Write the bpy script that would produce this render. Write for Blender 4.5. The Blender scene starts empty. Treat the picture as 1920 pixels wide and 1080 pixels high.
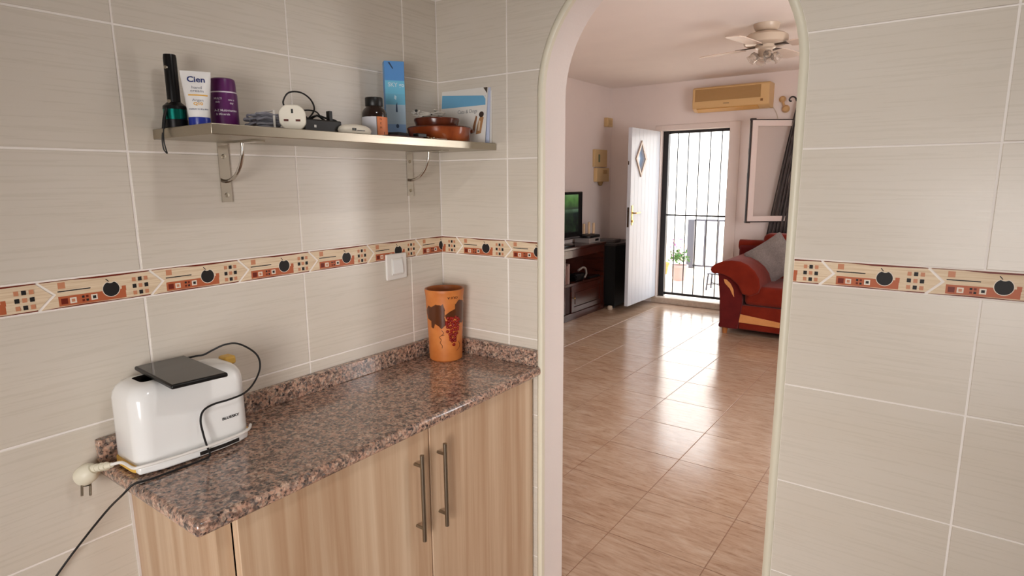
import bpy, bmesh, math, random
from mathutils import Vector, Matrix
random.seed(7)
PI = math.pi
C = bpy.context.scene.collection
scene = bpy.context.scene

# ------------------------------------------------------------------ camera, world, lights, exposure
cam = bpy.data.cameras.new('camera'); cam.sensor_width = 36; cam.lens = 1126.306 * 36 / 1920
cam.clip_start = 0.02; cam.clip_end = 200
camo = bpy.data.objects.new('camera', cam); C.objects.link(camo)
_r = Vector((0.80972, 0.58677, -0.00737)); _u = Vector((-0.09786, 0.14740, 0.98422)); _f = Vector((-0.57860, 0.79622, -0.17677))
M3 = Matrix((_r, _u, -_f)).transposed()
camo.matrix_world = Matrix.Translation((1.40899, -1.53064, 1.50504)) @ M3.to_4x4()
scene.camera = camo

world = bpy.data.worlds.new('sky'); scene.world = world; world.use_nodes = True
bg = world.node_tree.nodes['Background']
bg.inputs['Color'].default_value = (0.86, 0.93, 1.0, 1); bg.inputs['Strength'].default_value = 6.0

def area(name, loc, target, sx, sy, power, color, spread=PI, portal=False):
    l = bpy.data.lights.new(name, 'AREA'); l.shape = 'RECTANGLE'; l.size = sx; l.size_y = sy
    l.energy = power; l.color = color; l.spread = spread
    if portal: l.cycles.is_portal = True
    o = bpy.data.objects.new(name, l); C.objects.link(o); o.location = loc
    o.rotation_euler = (Vector(target) - Vector(loc)).to_track_quat('-Z', 'Y').to_euler()
    return o
sun = bpy.data.lights.new('sun', 'SUN'); sun.energy = 11; sun.angle = 0.01; sun.color = (1, .95, .88)
suno = bpy.data.objects.new('sun', sun); C.objects.link(suno)
suno.rotation_euler = Vector((0.55, 0.45, -0.75)).to_track_quat('-Z', 'Y').to_euler()
# daylight through the kitchen window behind the camera, the kitchen ceiling lamp, added fill lamp in the living room
area('kitchen_window_light', (1.55, -3.12, 1.0), (.15, 0, .55), 1.2, 1.2, 19.5, (1.0, .955, .93), math.radians(72))  # beam narrowed and aimed low so the upper and outer walls stay darker
area('kitchen_ceiling_lamp', (1.4, -0.83, 2.46), (1.4, -0.83, 0), .12, .12, 6.0, (1.0, .985, .97))
area('living_fill_lamp', (2.5, 1.9, 1.5), (0, 3.4, 1.5), 1.8, 1.4, 86, (1.0, .98, .98))  # lamp added to brighten the living room, no window opening stands here
area('door_portal', (-1.045, 5.68, 1.07), (-1.045, 0, 1.07), .79, 2.0, 1, (1, 1, 1), portal=True)
scene.view_settings.view_transform = 'Standard'; scene.view_settings.look = 'None'
scene.view_settings.gamma = 1; scene.view_settings.use_curve_mapping = False
scene.view_settings.exposure = 0.0
try:
    scene.cycles.use_denoising = True
    scene.cycles.max_bounces = 10; scene.cycles.diffuse_bounces = 6; scene.cycles.sample_clamp_indirect = 6
except Exception: pass

# ------------------------------------------------------------------ materials
def lin(c):
    return tuple(((v/255)/12.92 if v/255 <= .04045 else ((v/255+.055)/1.055)**2.4) for v in c) + (1,)
def mat(name, rgb, rough=.5, metal=0, coat=0, emit=0, trans=0, ior=1.45, spec=.5, sheen=0):
    m = bpy.data.materials.new(name); m.use_nodes = True
    b = m.node_tree.nodes['Principled BSDF']
    b.inputs['Base Color'].default_value = lin(rgb); b.inputs['Roughness'].default_value = rough
    b.inputs['Metallic'].default_value = metal; b.inputs['Coat Weight'].default_value = coat
    b.inputs['Coat Roughness'].default_value = .08; b.inputs['IOR'].default_value = ior
    b.inputs['Transmission Weight'].default_value = trans; b.inputs['Specular IOR Level'].default_value = spec
    b.inputs['Sheen Weight'].default_value = sheen
    if emit: b.inputs['Emission Color'].default_value = lin(rgb); b.inputs['Emission Strength'].default_value = emit
    return m
class NT:
    def __init__(s, m): s.m = m; s.t = m.node_tree; s.b = s.t.nodes['Principled BSDF']
    def n(s, ty, **k):
        x = s.t.nodes.new(ty)
        for a, v in k.items():
            if a.startswith('i_'): x.inputs[a[2:].replace('_', ' ')].default_value = v
            else: setattr(x, a, v)
        return x
    def l(s, a, b): s.t.links.new(a, b)
    def coords(s, scale, kind='pos'):
        mp = s.n('ShaderNodeMapping'); mp.inputs['Scale'].default_value = scale
        if kind == 'pos': s.l(s.n('ShaderNodeNewGeometry').outputs['Position'], mp.inputs['Vector'])
        else: s.l(s.n('ShaderNodeTexCoord').outputs['Object'], mp.inputs['Vector'])
        return mp.outputs['Vector']
    def noise(s, vec, scale=1, detail=4, rough=.55, dist=0):
        x = s.n('ShaderNodeTexNoise'); x.inputs['Scale'].default_value = scale; x.inputs['Detail'].default_value = detail
        x.inputs['Roughness'].default_value = rough; x.inputs['Distortion'].default_value = dist
        s.l(vec, x.inputs['Vector']); return x.outputs['Fac']
    def ramp(s, fac, stops, interp='LINEAR'):
        r = s.n('ShaderNodeValToRGB'); r.color_ramp.interpolation = interp
        e = r.color_ramp.elements
        while len(e) < len(stops): e.new(.5)
        for q, (p, c) in zip(e, stops): q.position = p; q.color = lin(c)
        s.l(fac, r.inputs['Fac']); return r.outputs['Color']
    def mix(s, fac, a, b, mode='MIX'):
        x = s.n('ShaderNodeMix', data_type='RGBA', blend_type=mode)
        for sock, v in ((x.inputs[0], fac), (x.inputs[6], a), (x.inputs[7], b)):
            if hasattr(v, 'links'): s.l(v, sock)
            else: sock.default_value = v
        return x.outputs[2]
    def bump(s, h, strength=.2, dist=.002):
        x = s.n('ShaderNodeBump'); x.inputs['Strength'].default_value = strength; x.inputs['Distance'].default_value = dist
        s.l(h, x.inputs['Height']); s.l(x.outputs['Normal'], s.b.inputs['Normal'])
    def rnd(s): return s.n('ShaderNodeObjectInfo').outputs['Random']
    def color(s, c): s.l(c, s.b.inputs['Base Color'])
    def rough(s, f, a, b):
        x = s.n('ShaderNodeMapRange'); x.inputs['To Min'].default_value = a; x.inputs['To Max'].default_value = b
        s.l(f, x.inputs['Value']); s.l(x.outputs[0], s.b.inputs['Roughness'])

def m_tile():
    m = mat('wall_tile_glaze', (214, 203, 186), .3); t = NT(m)
    n = t.noise(t.coords((4, 4, 170)), 1, 5, .6); n2 = t.noise(t.coords((2.2, 2.2, 5)), 1, 2)
    c = t.ramp(n, [(.3, (214, 205, 190)), (.5, (215, 206, 192)), (.7, (217, 208, 195))])
    c = t.mix(.35, c, t.ramp(n2, [(.3, (207, 196, 180)), (.7, (219, 213, 204))]))
    c = t.mix(.12, c, t.ramp(t.rnd(), [(0, (206, 196, 180)), (1, (222, 216, 207))]))
    t.color(c); t.rough(n, .22, .34); t.bump(t.noise(t.coords((14, 14, 40)), 1, 2), .02, .001)
    return m
def m_floor():
    m = mat('floor_tile_glaze', (190, 160, 130), .16, spec=.75); t = NT(m)
    v = t.coords((4.6, 17, 1)); n = t.noise(v, 1, 8, .72, 1.0); n2 = t.noise(t.coords((9, 70, 1)), 1, 6, .7)
    n3 = t.noise(t.coords((1.3, 3, 1)), 1, 3)
    c = t.ramp(n, [(.32, (112, 78, 58)), (.43, (156, 120, 96)), (.53, (182, 154, 132)), (.68, (200, 184, 166))])
    c = t.mix(.5, c, t.ramp(n2, [(.36, (112, 78, 58)), (.48, (180, 154, 132)), (.7, (196, 176, 156))]))
    c = t.mix(.2, c, t.ramp(n3, [(.35, (182, 144, 112)), (.65, (204, 178, 152))]))
    c = t.mix(.12, c, t.ramp(t.rnd(), [(0, (176, 140, 108)), (1, (208, 184, 160))]))
    t.color(c); t.rough(n2, .08, .24); t.bump(n2, .22, .0015)
    return m
def m_granite():
    m = mat('pink_granite', (150, 115, 95), .14, coat=.3); t = NT(m)
    pos = t.coords((1, 1, 1), 'obj')
    def vor(sc):
        x = t.n('ShaderNodeTexVoronoi'); x.inputs['Scale'].default_value = sc; t.l(pos, x.inputs['Vector']); return x.outputs['Color']
    def sep(c):
        x = t.n('ShaderNodeSeparateColor'); t.l(c, x.inputs[0]); return x.outputs[0]
    a = sep(vor(150)); b = sep(vor(240)); n = t.noise(pos, 60, 3, .6)
    c1 = t.ramp(a, [(0, (58, 50, 48)), (.12, (112, 98, 92)), (.26, (176, 136, 116)), (.5, (200, 160, 138)), (.7, (160, 140, 126)), (.82, (216, 190, 168)), (.95, (136, 128, 124))], 'CONSTANT')
    c2 = t.ramp(b, [(0, (44, 38, 38)), (.22, (180, 142, 122)), (.6, (206, 172, 150)), (.85, (104, 96, 94))], 'CONSTANT')
    c = t.mix(.5, c1, c2); c = t.mix(t.ramp(n, [(.5, (0, 0, 0)), (.62, (205, 205, 205))]), c, lin((56, 52, 52)))
    t.color(c); return m
def m_oak():
    m = mat('pale_oak_laminate', (205, 170, 130), .42); t = NT(m)
    n = t.noise(t.coords((34, 34, .9)), 1, 5, .6, .4); n2 = t.noise(t.coords((9, 9, .5)), 1, 3)
    c = t.ramp(n, [(.34, (174, 138, 106)), (.5, (194, 164, 134)), (.66, (212, 188, 160))])
    t.color(t.mix(.4, c, t.ramp(n2, [(.38, (176, 142, 112)), (.62, (208, 182, 154))]))); return m
def m_plaster(name, rgb, s=.25):
    m = mat(name, rgb, .85, spec=.2); t = NT(m); v = t.coords((1, 1, 1))
    t.bump(t.noise(v, 140, 4, .7), s, .003)
    t.color(t.mix(.25, lin(rgb), t.ramp(t.noise(v, 3, 3), [(.3, tuple(int(x*.94) for x in rgb)), (.7, rgb)]))); return m
def m_wood(name, d, l_, rough=.3, sc=(3, 3, 30)):
    m = mat(name, l_, rough, coat=.15); t = NT(m)
    t.color(t.ramp(t.noise(t.coords(sc), 1, 5, .6, .5), [(.3, d), (.7, l_)])); return m
def m_fabric(name, a, b, sc=300):
    m = mat(name, a, .9, sheen=.1, spec=.1); t = NT(m); v = t.coords((1, 1, 1))
    n = t.noise(v, sc, 3); n2 = t.noise(v, 9, 3)
    t.color(t.mix(.5, t.ramp(n, [(.35, a), (.65, b)]), t.ramp(n2, [(.35, a), (.65, b)]))); t.bump(n, .3, .002); return m
def m_brushed(name, rgb, rough=.3):
    m = mat(name, rgb, rough, metal=1); t = NT(m); n = t.noise(t.coords((300, 6, 300)), 1, 3)
    t.rough(n, rough*.7, rough*1.4); return m
def m_terra(name, a, b, rough=.45):
    m = mat(name, a, rough); t = NT(m); t.color(t.ramp(t.noise(t.coords((1, 1, 1)), 22, 4), [(.35, b), (.65, a)])); return m

TILE = m_tile(); FLOOR = m_floor(); GRANITE = m_granite(); OAK = m_oak()
GROUT = mat('pale_grout', (244, 238, 232), .8); FGROUT = mat('floor_grout', (140, 104, 80), .6)
TRIMC = mat('cream_tile_trim', (224, 218, 198), .35)
PLAST = m_plaster('white_stipple_plaster', (232, 222, 216), .35); LIVW = m_plaster('living_wall_paint', (234, 222, 216), .2)
KITW = m_plaster('kitchen_white_paint', (232, 230, 226), .1)
CEIL = m_plaster('ceiling_paint', (246, 238, 232), .12)
B_CREAM = mat('listel_cream', (228, 200, 160), .5, spec=.25); _t = NT(B_CREAM)
_t.color(_t.ramp(_t.noise(_t.coords((9, 9, 320)), 1, 3), [(.35, (216, 190, 156)), (.6, (232, 212, 184))]))
B_TERRA = mat('listel_terracotta', (184, 100, 66), .4, spec=.25); B_TERRA2 = mat('listel_pale_terracotta', (202, 138, 104), .4, spec=.25)
B_DARK = mat('listel_black', (40, 38, 38), .5, spec=.25); B_RED = mat('listel_dark_red', (112, 40, 28), .4, spec=.25); B_WHITE = mat('listel_white', (232, 220, 204), .4, spec=.25)
STEEL = m_brushed('brushed_steel', (176, 168, 152), .3); NICKEL = mat('satin_nickel', (150, 140, 124), .35, metal=1)
CHROME = mat('chrome', (205, 200, 192), .12, metal=1)
WHITEP = mat('white_gloss_plastic', (238, 238, 236), .18, coat=.3); WHITEM = mat('white_plastic', (232, 228, 222), .4)
YELP = mat('aged_yellow_plastic', (222, 178, 82), .4); BLACKP = mat('black_plastic', (16, 15, 15), .4); BLACKG = mat('black_glass', (14, 13, 13), .06)
BLACKR = mat('black_rubber_cable', (18, 16, 16), .5); DARKHOLE = mat('dark_slot', (30, 24, 20), .7)
TERRA = m_terra('orange_terracotta', (214, 132, 66), (200, 114, 52)); TERRAIN = m_terra('terracotta_inside', (176, 96, 38), (150, 78, 28))
LEAFB = mat('brown_leaf_glaze', (88, 46, 22), .25); GRAPE = m_terra('red_grape_glaze', (158, 34, 22), (118, 18, 14), .2); VINE = mat('dark_vine_line', (96, 44, 18), .4)
GLAZE = m_terra('brown_glazed_clay', (156, 78, 38), (126, 56, 26), .2); GLAZED = m_terra('dark_glazed_rim', (98, 44, 24), (78, 34, 18), .2)

# ------------------------------------------------------------------ mesh builder
ORG = {}
class MB:
    def __init__(s): s.v = []; s.f = []; s.m = []
    def add(s, vs, fs, m=0):
        o = len(s.v); s.v += [tuple(p) for p in vs]
        for f in fs: s.f.append([i+o for i in f]); s.m.append(m)
        return s
    def box(s, x0, x1, y0, y1, z0, z1, m=0):
        return s.add([(x, y, z) for x in (x0, x1) for y in (y0, y1) for z in (z0, z1)],
                     [(0, 1, 3, 2), (4, 6, 7, 5), (0, 4, 5, 1), (2, 3, 7, 6), (0, 2, 6, 4), (1, 5, 7, 3)], m)
    def obox(s, c, ax, ay, az, m=0):        # oriented box: centre and half axes
        c, ax, ay, az = map(Vector, (c, ax, ay, az))
        return s.add([c+ax*i+ay*j+az*k for i in (-1, 1) for j in (-1, 1) for k in (-1, 1)],
                     [(0, 1, 3, 2), (4, 6, 7, 5), (0, 4, 5, 1), (2, 3, 7, 6), (0, 2, 6, 4), (1, 5, 7, 3)], m)
    def prism(s, poly, fn, a, b, m=0):      # poly of (u,v), fn(u,v,d)
        n = len(poly)
        return s.add([fn(u, v, a) for u, v in poly] + [fn(u, v, b) for u, v in poly],
                     [tuple(range(n-1, -1, -1)), tuple(range(n, 2*n))] + [(i, (i+1) % n, (i+1) % n+n, i+n) for i in range(n)], m)
    def flat(s, poly, fn, d, m=0): return s.add([fn(u, v, d) for u, v in poly], [tuple(range(len(poly)))], m)
    def lathe(s, prof, c, n=40, m=0, axis=None, cap=True):
        c = Vector(c); X, Y, Z = (Vector((1, 0, 0)), Vector((0, 1, 0)), Vector((0, 0, 1)))
        if axis is not None:
            q = Vector((0, 0, 1)).rotation_difference(Vector(axis).normalized()); X, Y, Z = q @ X, q @ Y, q @ Z
        vs = [c + X*(r*math.cos(2*PI*i/n)) + Y*(r*math.sin(2*PI*i/n)) + Z*z for r, z in prof for i in range(n)]
        o = len(s.v); s.v += [tuple(p) for p in vs]
        for k in range(len(prof)-1):
            mm = m[k] if isinstance(m, (list, tuple)) else m
            for i in range(n):
                j = (i+1) % n; s.f.append([o+k*n+i, o+k*n+j, o+(k+1)*n+j, o+(k+1)*n+i]); s.m.append(mm)
        if cap:
            if prof[0][0] > 1e-5: s.f.append([o+i for i in range(n-1, -1, -1)]); s.m.append(m[0] if isinstance(m, (list, tuple)) else m)
            if prof[-1][0] > 1e-5: s.f.append([o+(len(prof)-1)*n+i for i in range(n)]); s.m.append(m[-1] if isinstance(m, (list, tuple)) else m)
        return s
    def cyl(s, a, b, r, r2=None, n=16, m=0):
        a, b = Vector(a), Vector(b); return s.lathe([(r, 0), (r if r2 is None else r2, (b-a).length)], a, n, m, axis=b-a)
    def tube(s, pts, r, n=8, m=0, smooth=4, closed=False):
        P = [Vector(p) for p in pts]
        if smooth:
            Q = []; N = len(P); rng = range(N if closed else N-1)
            for i in rng:
                p0 = P[(i-1) % N] if (closed or i > 0) else P[i]*2-P[i+1]; p1 = P[i]; p2 = P[(i+1) % N]
                p3 = P[(i+2) % N] if (closed or i+2 < N) else p2*2-p1
                for k in range(smooth):
                    t = k/smooth
                    Q.append(.5*((2*p1)+(p2-p0)*t+(2*p0-5*p1+4*p2-p3)*t*t+(3*p1-p0-3*p2+p3)*t**3))
            if not closed: Q.append(P[-1])
            P = Q
        N = len(P); up = None; o = len(s.v)
        for i in range(N):
            d = (P[(i+1) % N]-P[i-1]) if closed else (P[min(i+1, N-1)]-P[max(i-1, 0)])
            d = d.normalized() if d.length > 1e-9 else Vector((0, 0, 1))
            if up is None: up = d.orthogonal().normalized()
            up = (up-d*up.dot(d)); up = up.normalized() if up.length > 1e-6 else d.orthogonal().normalized()
            w = d.cross(up)
            for k in range(n):
                a = 2*PI*k/n; s.v.append(tuple(P[i]+(up*math.cos(a)+w*math.sin(a))*r))
        for i in range(N if closed else N-1):
            i2 = (i+1) % N
            for k in range(n):
                k2 = (k+1) % n; s.f.append([o+i*n+k, o+i*n+k2, o+i2*n+k2, o+i2*n+k]); s.m.append(m)
        if not closed:
            s.f.append([o+k for k in range(n-1, -1, -1)]); s.m.append(m); s.f.append([o+(N-1)*n+k for k in range(n)]); s.m.append(m)
        return s
    def build(s, name, mats, parent=None, bevel=0, seg=2, smooth=False, org=None, sub=0, local=False):
        me = bpy.data.meshes.new(name)
        off = Vector((0, 0, 0)) if local else (ORG[parent] if parent is not None else Vector(org or (0, 0, 0)))
        me.from_pydata([tuple(Vector(p)-off) for p in s.v], [], s.f)
        mats = mats if isinstance(mats, (list, tuple)) else [mats]
        for q in mats: me.materials.append(q)
        me.polygons.foreach_set('material_index', s.m)
        bm = bmesh.new(); bm.from_mesh(me); bmesh.ops.remove_doubles(bm, verts=bm.verts, dist=1e-6)
        bmesh.ops.recalc_face_normals(bm, faces=bm.faces); bm.to_mesh(me); bm.free()
        if smooth:
            me.polygons.foreach_set('use_smooth', [True]*len(me.polygons))
            try: me.set_sharp_from_angle(angle=math.radians(38))
            except Exception: pass
        o = bpy.data.objects.new(name, me); C.objects.link(o)
        if parent is not None: o.parent = parent
        else: o.location = off
        ORG[o] = Vector(off)
        if bevel:
            b = o.modifiers.new('bevel', 'BEVEL'); b.width = bevel; b.segments = seg; b.limit_method = 'ANGLE'; b.angle_limit = .6
            me.polygons.foreach_set('use_smooth', [True]*len(me.polygons))
            try: me.set_sharp_from_angle(angle=math.radians(60))
            except Exception: pass
        if sub:
            q = o.modifiers.new('sub', 'SUBSURF'); q.levels = sub; q.render_levels = sub
        return o
def tag(o, label=None, cat=None, group=None, kind=None):
    if label: o['label'] = label
    if cat: o['category'] = cat
    if group: o['group'] = group
    if kind: o['kind'] = kind
    return o
def thing(name, loc, label, cat, group=None):
    o = bpy.data.objects.new(name, None); C.objects.link(o); o.location = loc; o.empty_display_size = .05
    ORG[o] = Vector(loc); return tag(o, label, cat, group)
def struct(o): o['kind'] = 'structure'; return o
YZ = lambda u, v, d: (d, u, v)          # poly in (y,z), depth along x
XZ = lambda u, v, d: (u, d, v)          # poly in (x,z), depth along y
XY = lambda u, v, d: (u, v, d)
def text_mesh(s, size, bold=0, extrude=0.0002):
    cu = bpy.data.curves.new('t', 'FONT'); cu.body = s; cu.size = size; cu.align_x = 'CENTER'; cu.align_y = 'CENTER'
    cu.extrude = extrude; cu.offset = bold; cu.resolution_u = 3
    o = bpy.data.objects.new('t', cu); C.objects.link(o)
    bpy.context.view_layer.update()
    me = bpy.data.meshes.new_from_object(o.evaluated_get(bpy.context.evaluated_depsgraph_get()))
    bpy.data.objects.remove(o); bpy.data.curves.remove(cu)
    vs = [tuple(v.co) for v in me.vertices]; fs = [tuple(p.vertices) for p in me.polygons]; bpy.data.meshes.remove(me)
    return vs, fs
def text(mb, s, size, fn, m=0, bold=0, stretch=1):   # fn(u,v,d) -> xyz
    vs, fs = text_mesh(s, size, bold); mb.add([fn(u*stretch, v, d) for u, v, d in vs], fs, m)
def cylmap(c, rfn, a0):
    def fn(u, v, d):
        z = c[2]+v; r = (rfn(v) if callable(rfn) else rfn); a = a0+u/r; r += d+.0004
        return (c[0]+r*math.cos(a), c[1]+r*math.sin(a), z)
    return fn
def grid_decal(mb, test, u0, u1, v0, v1, st, fn, m=0):
    nu, nv = int((u1-u0)/st), int((v1-v0)/st)
    for i in range(nu):
        for j in range(nv):
            u, v = u0+i*st, v0+j*st
            if test(u+st/2, v+st/2): mb.add([fn(u, v, 0), fn(u+st, v, 0), fn(u+st, v+st, 0), fn(u, v+st, 0)], [(0, 1, 2, 3)], m)
def inpoly(poly, x, y):
    r = False; n = len(poly)
    for i in range(n):
        (x1, y1), (x2, y2) = poly[i], poly[(i+1) % n]
        if (y1 > y) != (y2 > y) and x < (x2-x1)*(y-y1)/(y2-y1)+x1: r = not r
    return r
def clip(poly, axis, val, keep_gt):
    out = []; n = len(poly)
    for i in range(n):
        a, b = poly[i], poly[(i+1) % n]; ia = (a[axis] >= val) == keep_gt; ib = (b[axis] >= val) == keep_gt
        if ia: out.append(a)
        if ia != ib:
            t = (val-a[axis])/(b[axis]-a[axis]); out.append((a[0]+(b[0]-a[0])*t, a[1]+(b[1]-a[1])*t))
    return out if len(out) > 2 else None

# ------------------------------------------------------------------ structure: kitchen walls with tiles and listels
H, W, G = .252, .40425, .0042
ZB, ZT = 1.26, 1.3183
HK, HL = 2.5, 2.6
ACX, AR, AZ0 = .758, .345, 1.75         # arch centre, radius, springing height
XJ0, XJ1 = ACX-AR, ACX+AR
TK = .0016
def arch_x(z, R):
    return math.sqrt(max(0, R*R-(z-AZ0)**2)) if z > AZ0 else R
wl = struct(MB().box(-.15, -TK, -3.2, 0.0, 0, HK).build('wall_left', GROUT))
wb = MB()
# arch wall: piers, spandrel strips and reveal
def wallstrip(x0, x1, z0, z1): wb.box(x0, x1, TK, .128, z0, z1)
wb.add([(-2.1, y, z) for y in (TK, .128) for z in (0, HL)] + [(XJ0, y, z) for y in (TK, .128) for z in (0, AZ0, HL)], [])
wb = MB()
N = 36
pl = [(ACX-AR*math.cos(PI*i/N), AZ0+AR*math.sin(PI*i/N)) for i in range(N+1)]
lo = [(XJ0, 0)] + pl + [(XJ1, 0)]
def strip(y, m, flip):
    P = [(-2.25, 0), (-2.25, HL+.1)]; 
    wb.add([(-2.25, y, 0), (XJ0, y, 0), (XJ0, y, HL+.1), (-2.25, y, HL+.1)], [(0, 1, 2, 3)], m)
    wb.add([(XJ1, y, 0), (3.0, y, 0), (3.0, y, HL+.1), (XJ1, y, HL+.1)], [(0, 1, 2, 3)], m)
    for i in range(N):
        a, b = pl[i], pl[i+1]
        wb.add([(a[0], y, a[1]), (b[0], y, b[1]), (b[0], y, HL+.1), (a[0], y, HL+.1)], [(0, 1, 2, 3)], m)
strip(TK, 0, 0); strip(.128, 1, 1)
for a, b in zip(lo[:-1], lo[1:]):
    wb.add([(a[0], TK, a[1]), (b[0], TK, b[1]), (b[0], .128, b[1]), (a[0], .128, a[1])], [(0, 1, 2, 3)], 1)
wb.add([(-2.25, TK, HL+.1), (3, TK, HL+.1), (3, .128, HL+.1), (-2.25, .128, HL+.1)], [(0, 1, 2, 3)], 1)
wback = struct(wb.build('wall_back', [GROUT, PLAST]))
# arch bead trim
RT = AR+.019
def bead(r0, r1, y):
    def at(r): return [(ACX-r, 0)] + [(ACX-r*math.cos(PI*i/N), AZ0+r*math.sin(PI*i/N)) for i in range(N+1)] + [(ACX+r, 0)]
    return at(r0), at(r1)
tb = MB(); prof = [(AR-.0015, .012), (AR-.0015, -.003), (AR+.004, -.0068), (AR+.011, -.0068), (AR+.0165, -.003), (AR+.018, .0015)]
rings = [[(ACX-r, y, 0)] + [(ACX-r*math.cos(PI*i/N), y, AZ0+r*math.sin(PI*i/N)) for i in range(N+1)] + [(ACX+r, y, 0)] for r, y in prof]
for ra, rb in zip(rings[:-1], rings[1:]):
    n = len(ra); tb.add(ra+rb, [(i, i+1, n+i+1, n+i) for i in range(n-1)])
struct(tb.build('trim_1', TRIMC, smooth=True))

_tc = {}
def tile(parent, name, fn_key, w, h, loc, matl):     # bevelled rectangular tile, mesh shared by size
    key = (fn_key, round(w, 4), round(h, 4), name)
    if key not in _tc:
        e = .0011; mb = MB()
        fn = {'L': lambda u, v, d: (d, u, v), 'B': lambda u, v, d: (u, -d, v), 'F': lambda u, v, d: (u, v, d)}[fn_key]
        rect = lambda q: [(q, q), (w-q, q), (w-q, h-q), (q, h-q)]
        vs = [fn(u, v, -TK) for u, v in rect(0)] + [fn(u, v, -.0007) for u, v in rect(0)] + [fn(u, v, 0) for u, v in rect(e)]
        mb.add(vs, [(8, 9, 10, 11)] + [(k+i, k+(i+1) % 4, k+4+(i+1) % 4, k+4+i) for k in (0, 4) for i in range(4)])
        o = mb.build(name, matl); _tc[key] = o.data
    else:
        o = bpy.data.objects.new(name, _tc[key]); C.objects.link(o)
    o.parent = parent; o.location = loc; return o
rows = [(k*H, (k+1)*H) for k in range(5)] + [(ZT+k*H, min(ZT+(k+1)*H, HK)) for k in range(5)]
lx = [0, .1506] + [.1506+W*k for k in range(1, 8)] + [3.2]
for z0, z1 in rows:
    for a, b in zip(lx[:-1], lx[1:]):
        tile(wl, 'tile', 'L', b-a-G, z1-z0-G, (0, -b+G/2, z0+G/2), TILE)
bx = [0, .28345, .6877, 1.0725, 1.4768-0, 1.4768+W, 1.4768+2*W, 1.4768+3*W, 3.0]
bxs = [(0, .28345), (.28345, .6877), (.6877, 1.0725), (1.0725, 1.4768)] + [(1.4768+W*k, min(1.4768+W*(k+1), 3.0)) for k in range(4)]
def tile_poly(parent, poly, name='tile'):
    fn = lambda u, v, d: (u, -d, v)
    o = MB().prism(poly, fn, -TK, 0).build(name, TILE, parent); return o
for z0, z1 in rows:
    for a, b in bxs:
        x0, x1, za, zb = a+G/2, b-G/2, z0+G/2, z1-G/2
        if x1 <= ACX-RT or x0 >= ACX+RT or za >= AZ0+RT:
            tile(wback, 'tile', 'B', x1-x0, zb-za, (x0, 0, za), TILE); continue
        zs = [za+(zb-za)*i/10 for i in range(11)]
        for side in (-1, 1):
            e = [(ACX+side*arch_x(z, RT), z) for z in zs]
            if side < 0:
                e = [(min(p[0], x1, ACX), p[1]) for p in e]
                if min(x1, ACX)-x0 < .004: continue
                pts = [(x, z) for x, z in e if x > x0+.002]
                if len(pts) < 2: continue
                tile_poly(wback, [(x0, pts[-1][1]), (x0, pts[0][1])] + pts)
            else:
                e = [(max(p[0], x0, ACX), p[1]) for p in e]
                if x1-max(x0, ACX) < .004: continue
                pts = [(x, z) for x, z in e if x < x1-.002]
                if len(pts) < 2: continue
                tile_poly(wback, [(x1, pts[0][1]), (x1, pts[-1][1])] + pts[::-1])
# listels: arrow-ended pieces with printed decor as thin relief
LP, BH = .20399, ZT-ZB
def sq(u, v, w, h=None): h = h or w; return [(u, v), (u+w, v), (u+w, v+h), (u, v+h)]
apple = []
for i in range(22):
    a = 2*PI*i/22; r = 1-.02*math.cos(2*a) - (.22 if abs(((a-PI/2+PI) % (2*PI))-PI) < .18 else 0)
    apple.append((.127+.0158*r*math.cos(a), .0272+.0155*r*math.sin(a)))
apple_o = [(.127+(u-.127)*1.09, .0265+(v-.0265)*1.09) for u, v in apple]
decor = [(1, sq(.033, .005, .121, .0195)), (1, sq(.147, .02, .008, .0105)), (2, sq(.0345, .040, .0125, .0125)), (3, sq(.033, .0335, .057, .0022)),
         (4, sq(.037, .0085, .0115)), (5, sq(.052, .0085, .0115)), (2, sq(.0548, .0112, .006)),
         (4, sq(.073, .009, .0045)), (3, sq(.080, .009, .0045)), (3, sq(.073, .0165, .0045)), (4, sq(.080, .0165, .0045)),
         (5, sq(.089, .0095, .0115)), (3, sq(.0920, .0123, .006)), (5, apple_o), (3, apple), (3, [(.118, .0485), (.1195, .0495), (.1245, .043), (.123, .0425)]),
         (4, [(.006, .0552), (.06, .0555), (.1, .053), (.14, .0532), (.205, .0548), (.203, .0566), (.006, .0566)]),
         (4, [(.004, .0018), (.202, .0018), (.202, .0042), (.15, .0030), (.08, .0045), (.02, .0030)])]
for i in range(3):
    for j in range(3): decor.append((2 if (i+j) % 2 == 0 else 3, sq(.168+i*.0118, .008+j*.0145, .0075, .0085)))
LM = [B_CREAM, B_TERRA, B_TERRA2, B_DARK, B_RED, B_WHITE]
_lc = {}
def listel(parent, fn_key, lo_u, hi_u, loc):
    key = (fn_key, round(lo_u, 4), round(hi_u, 4))
    if key not in _lc:
        fn = {'L': lambda u, v, d: (d, u, v), 'B': lambda u, v, d: (u, -d, v)}[fn_key]
        g = .006; a = .0275; base = [(g*.6, .0016), (LP-g*.6, .0016), (LP+a-g*.6, BH/2), (LP-g*.6, BH-.0016), (g*.6, BH-.0016), (a+g*.6, BH/2)]
        mb = MB()
        for k, (m, p) in enumerate([(0, base)] + decor):
            if lo_u > -1: p = clip(p, 0, lo_u, True)
            if p and hi_u < 1: p = clip(p, 0, hi_u, False)
            if not p: continue
            if k == 0: mb.prism(p, fn, -TK, 0, m)
            else: mb.flat(p, fn, .00012+.00003*k, m)
        if not mb.v: return
        me_o = mb.build('border_tile', LM); _lc[key] = me_o.data; o = me_o
    else:
        o = bpy.data.objects.new('border_tile', _lc[key]); C.objects.link(o)
    o.parent = parent; o.location = loc
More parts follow.
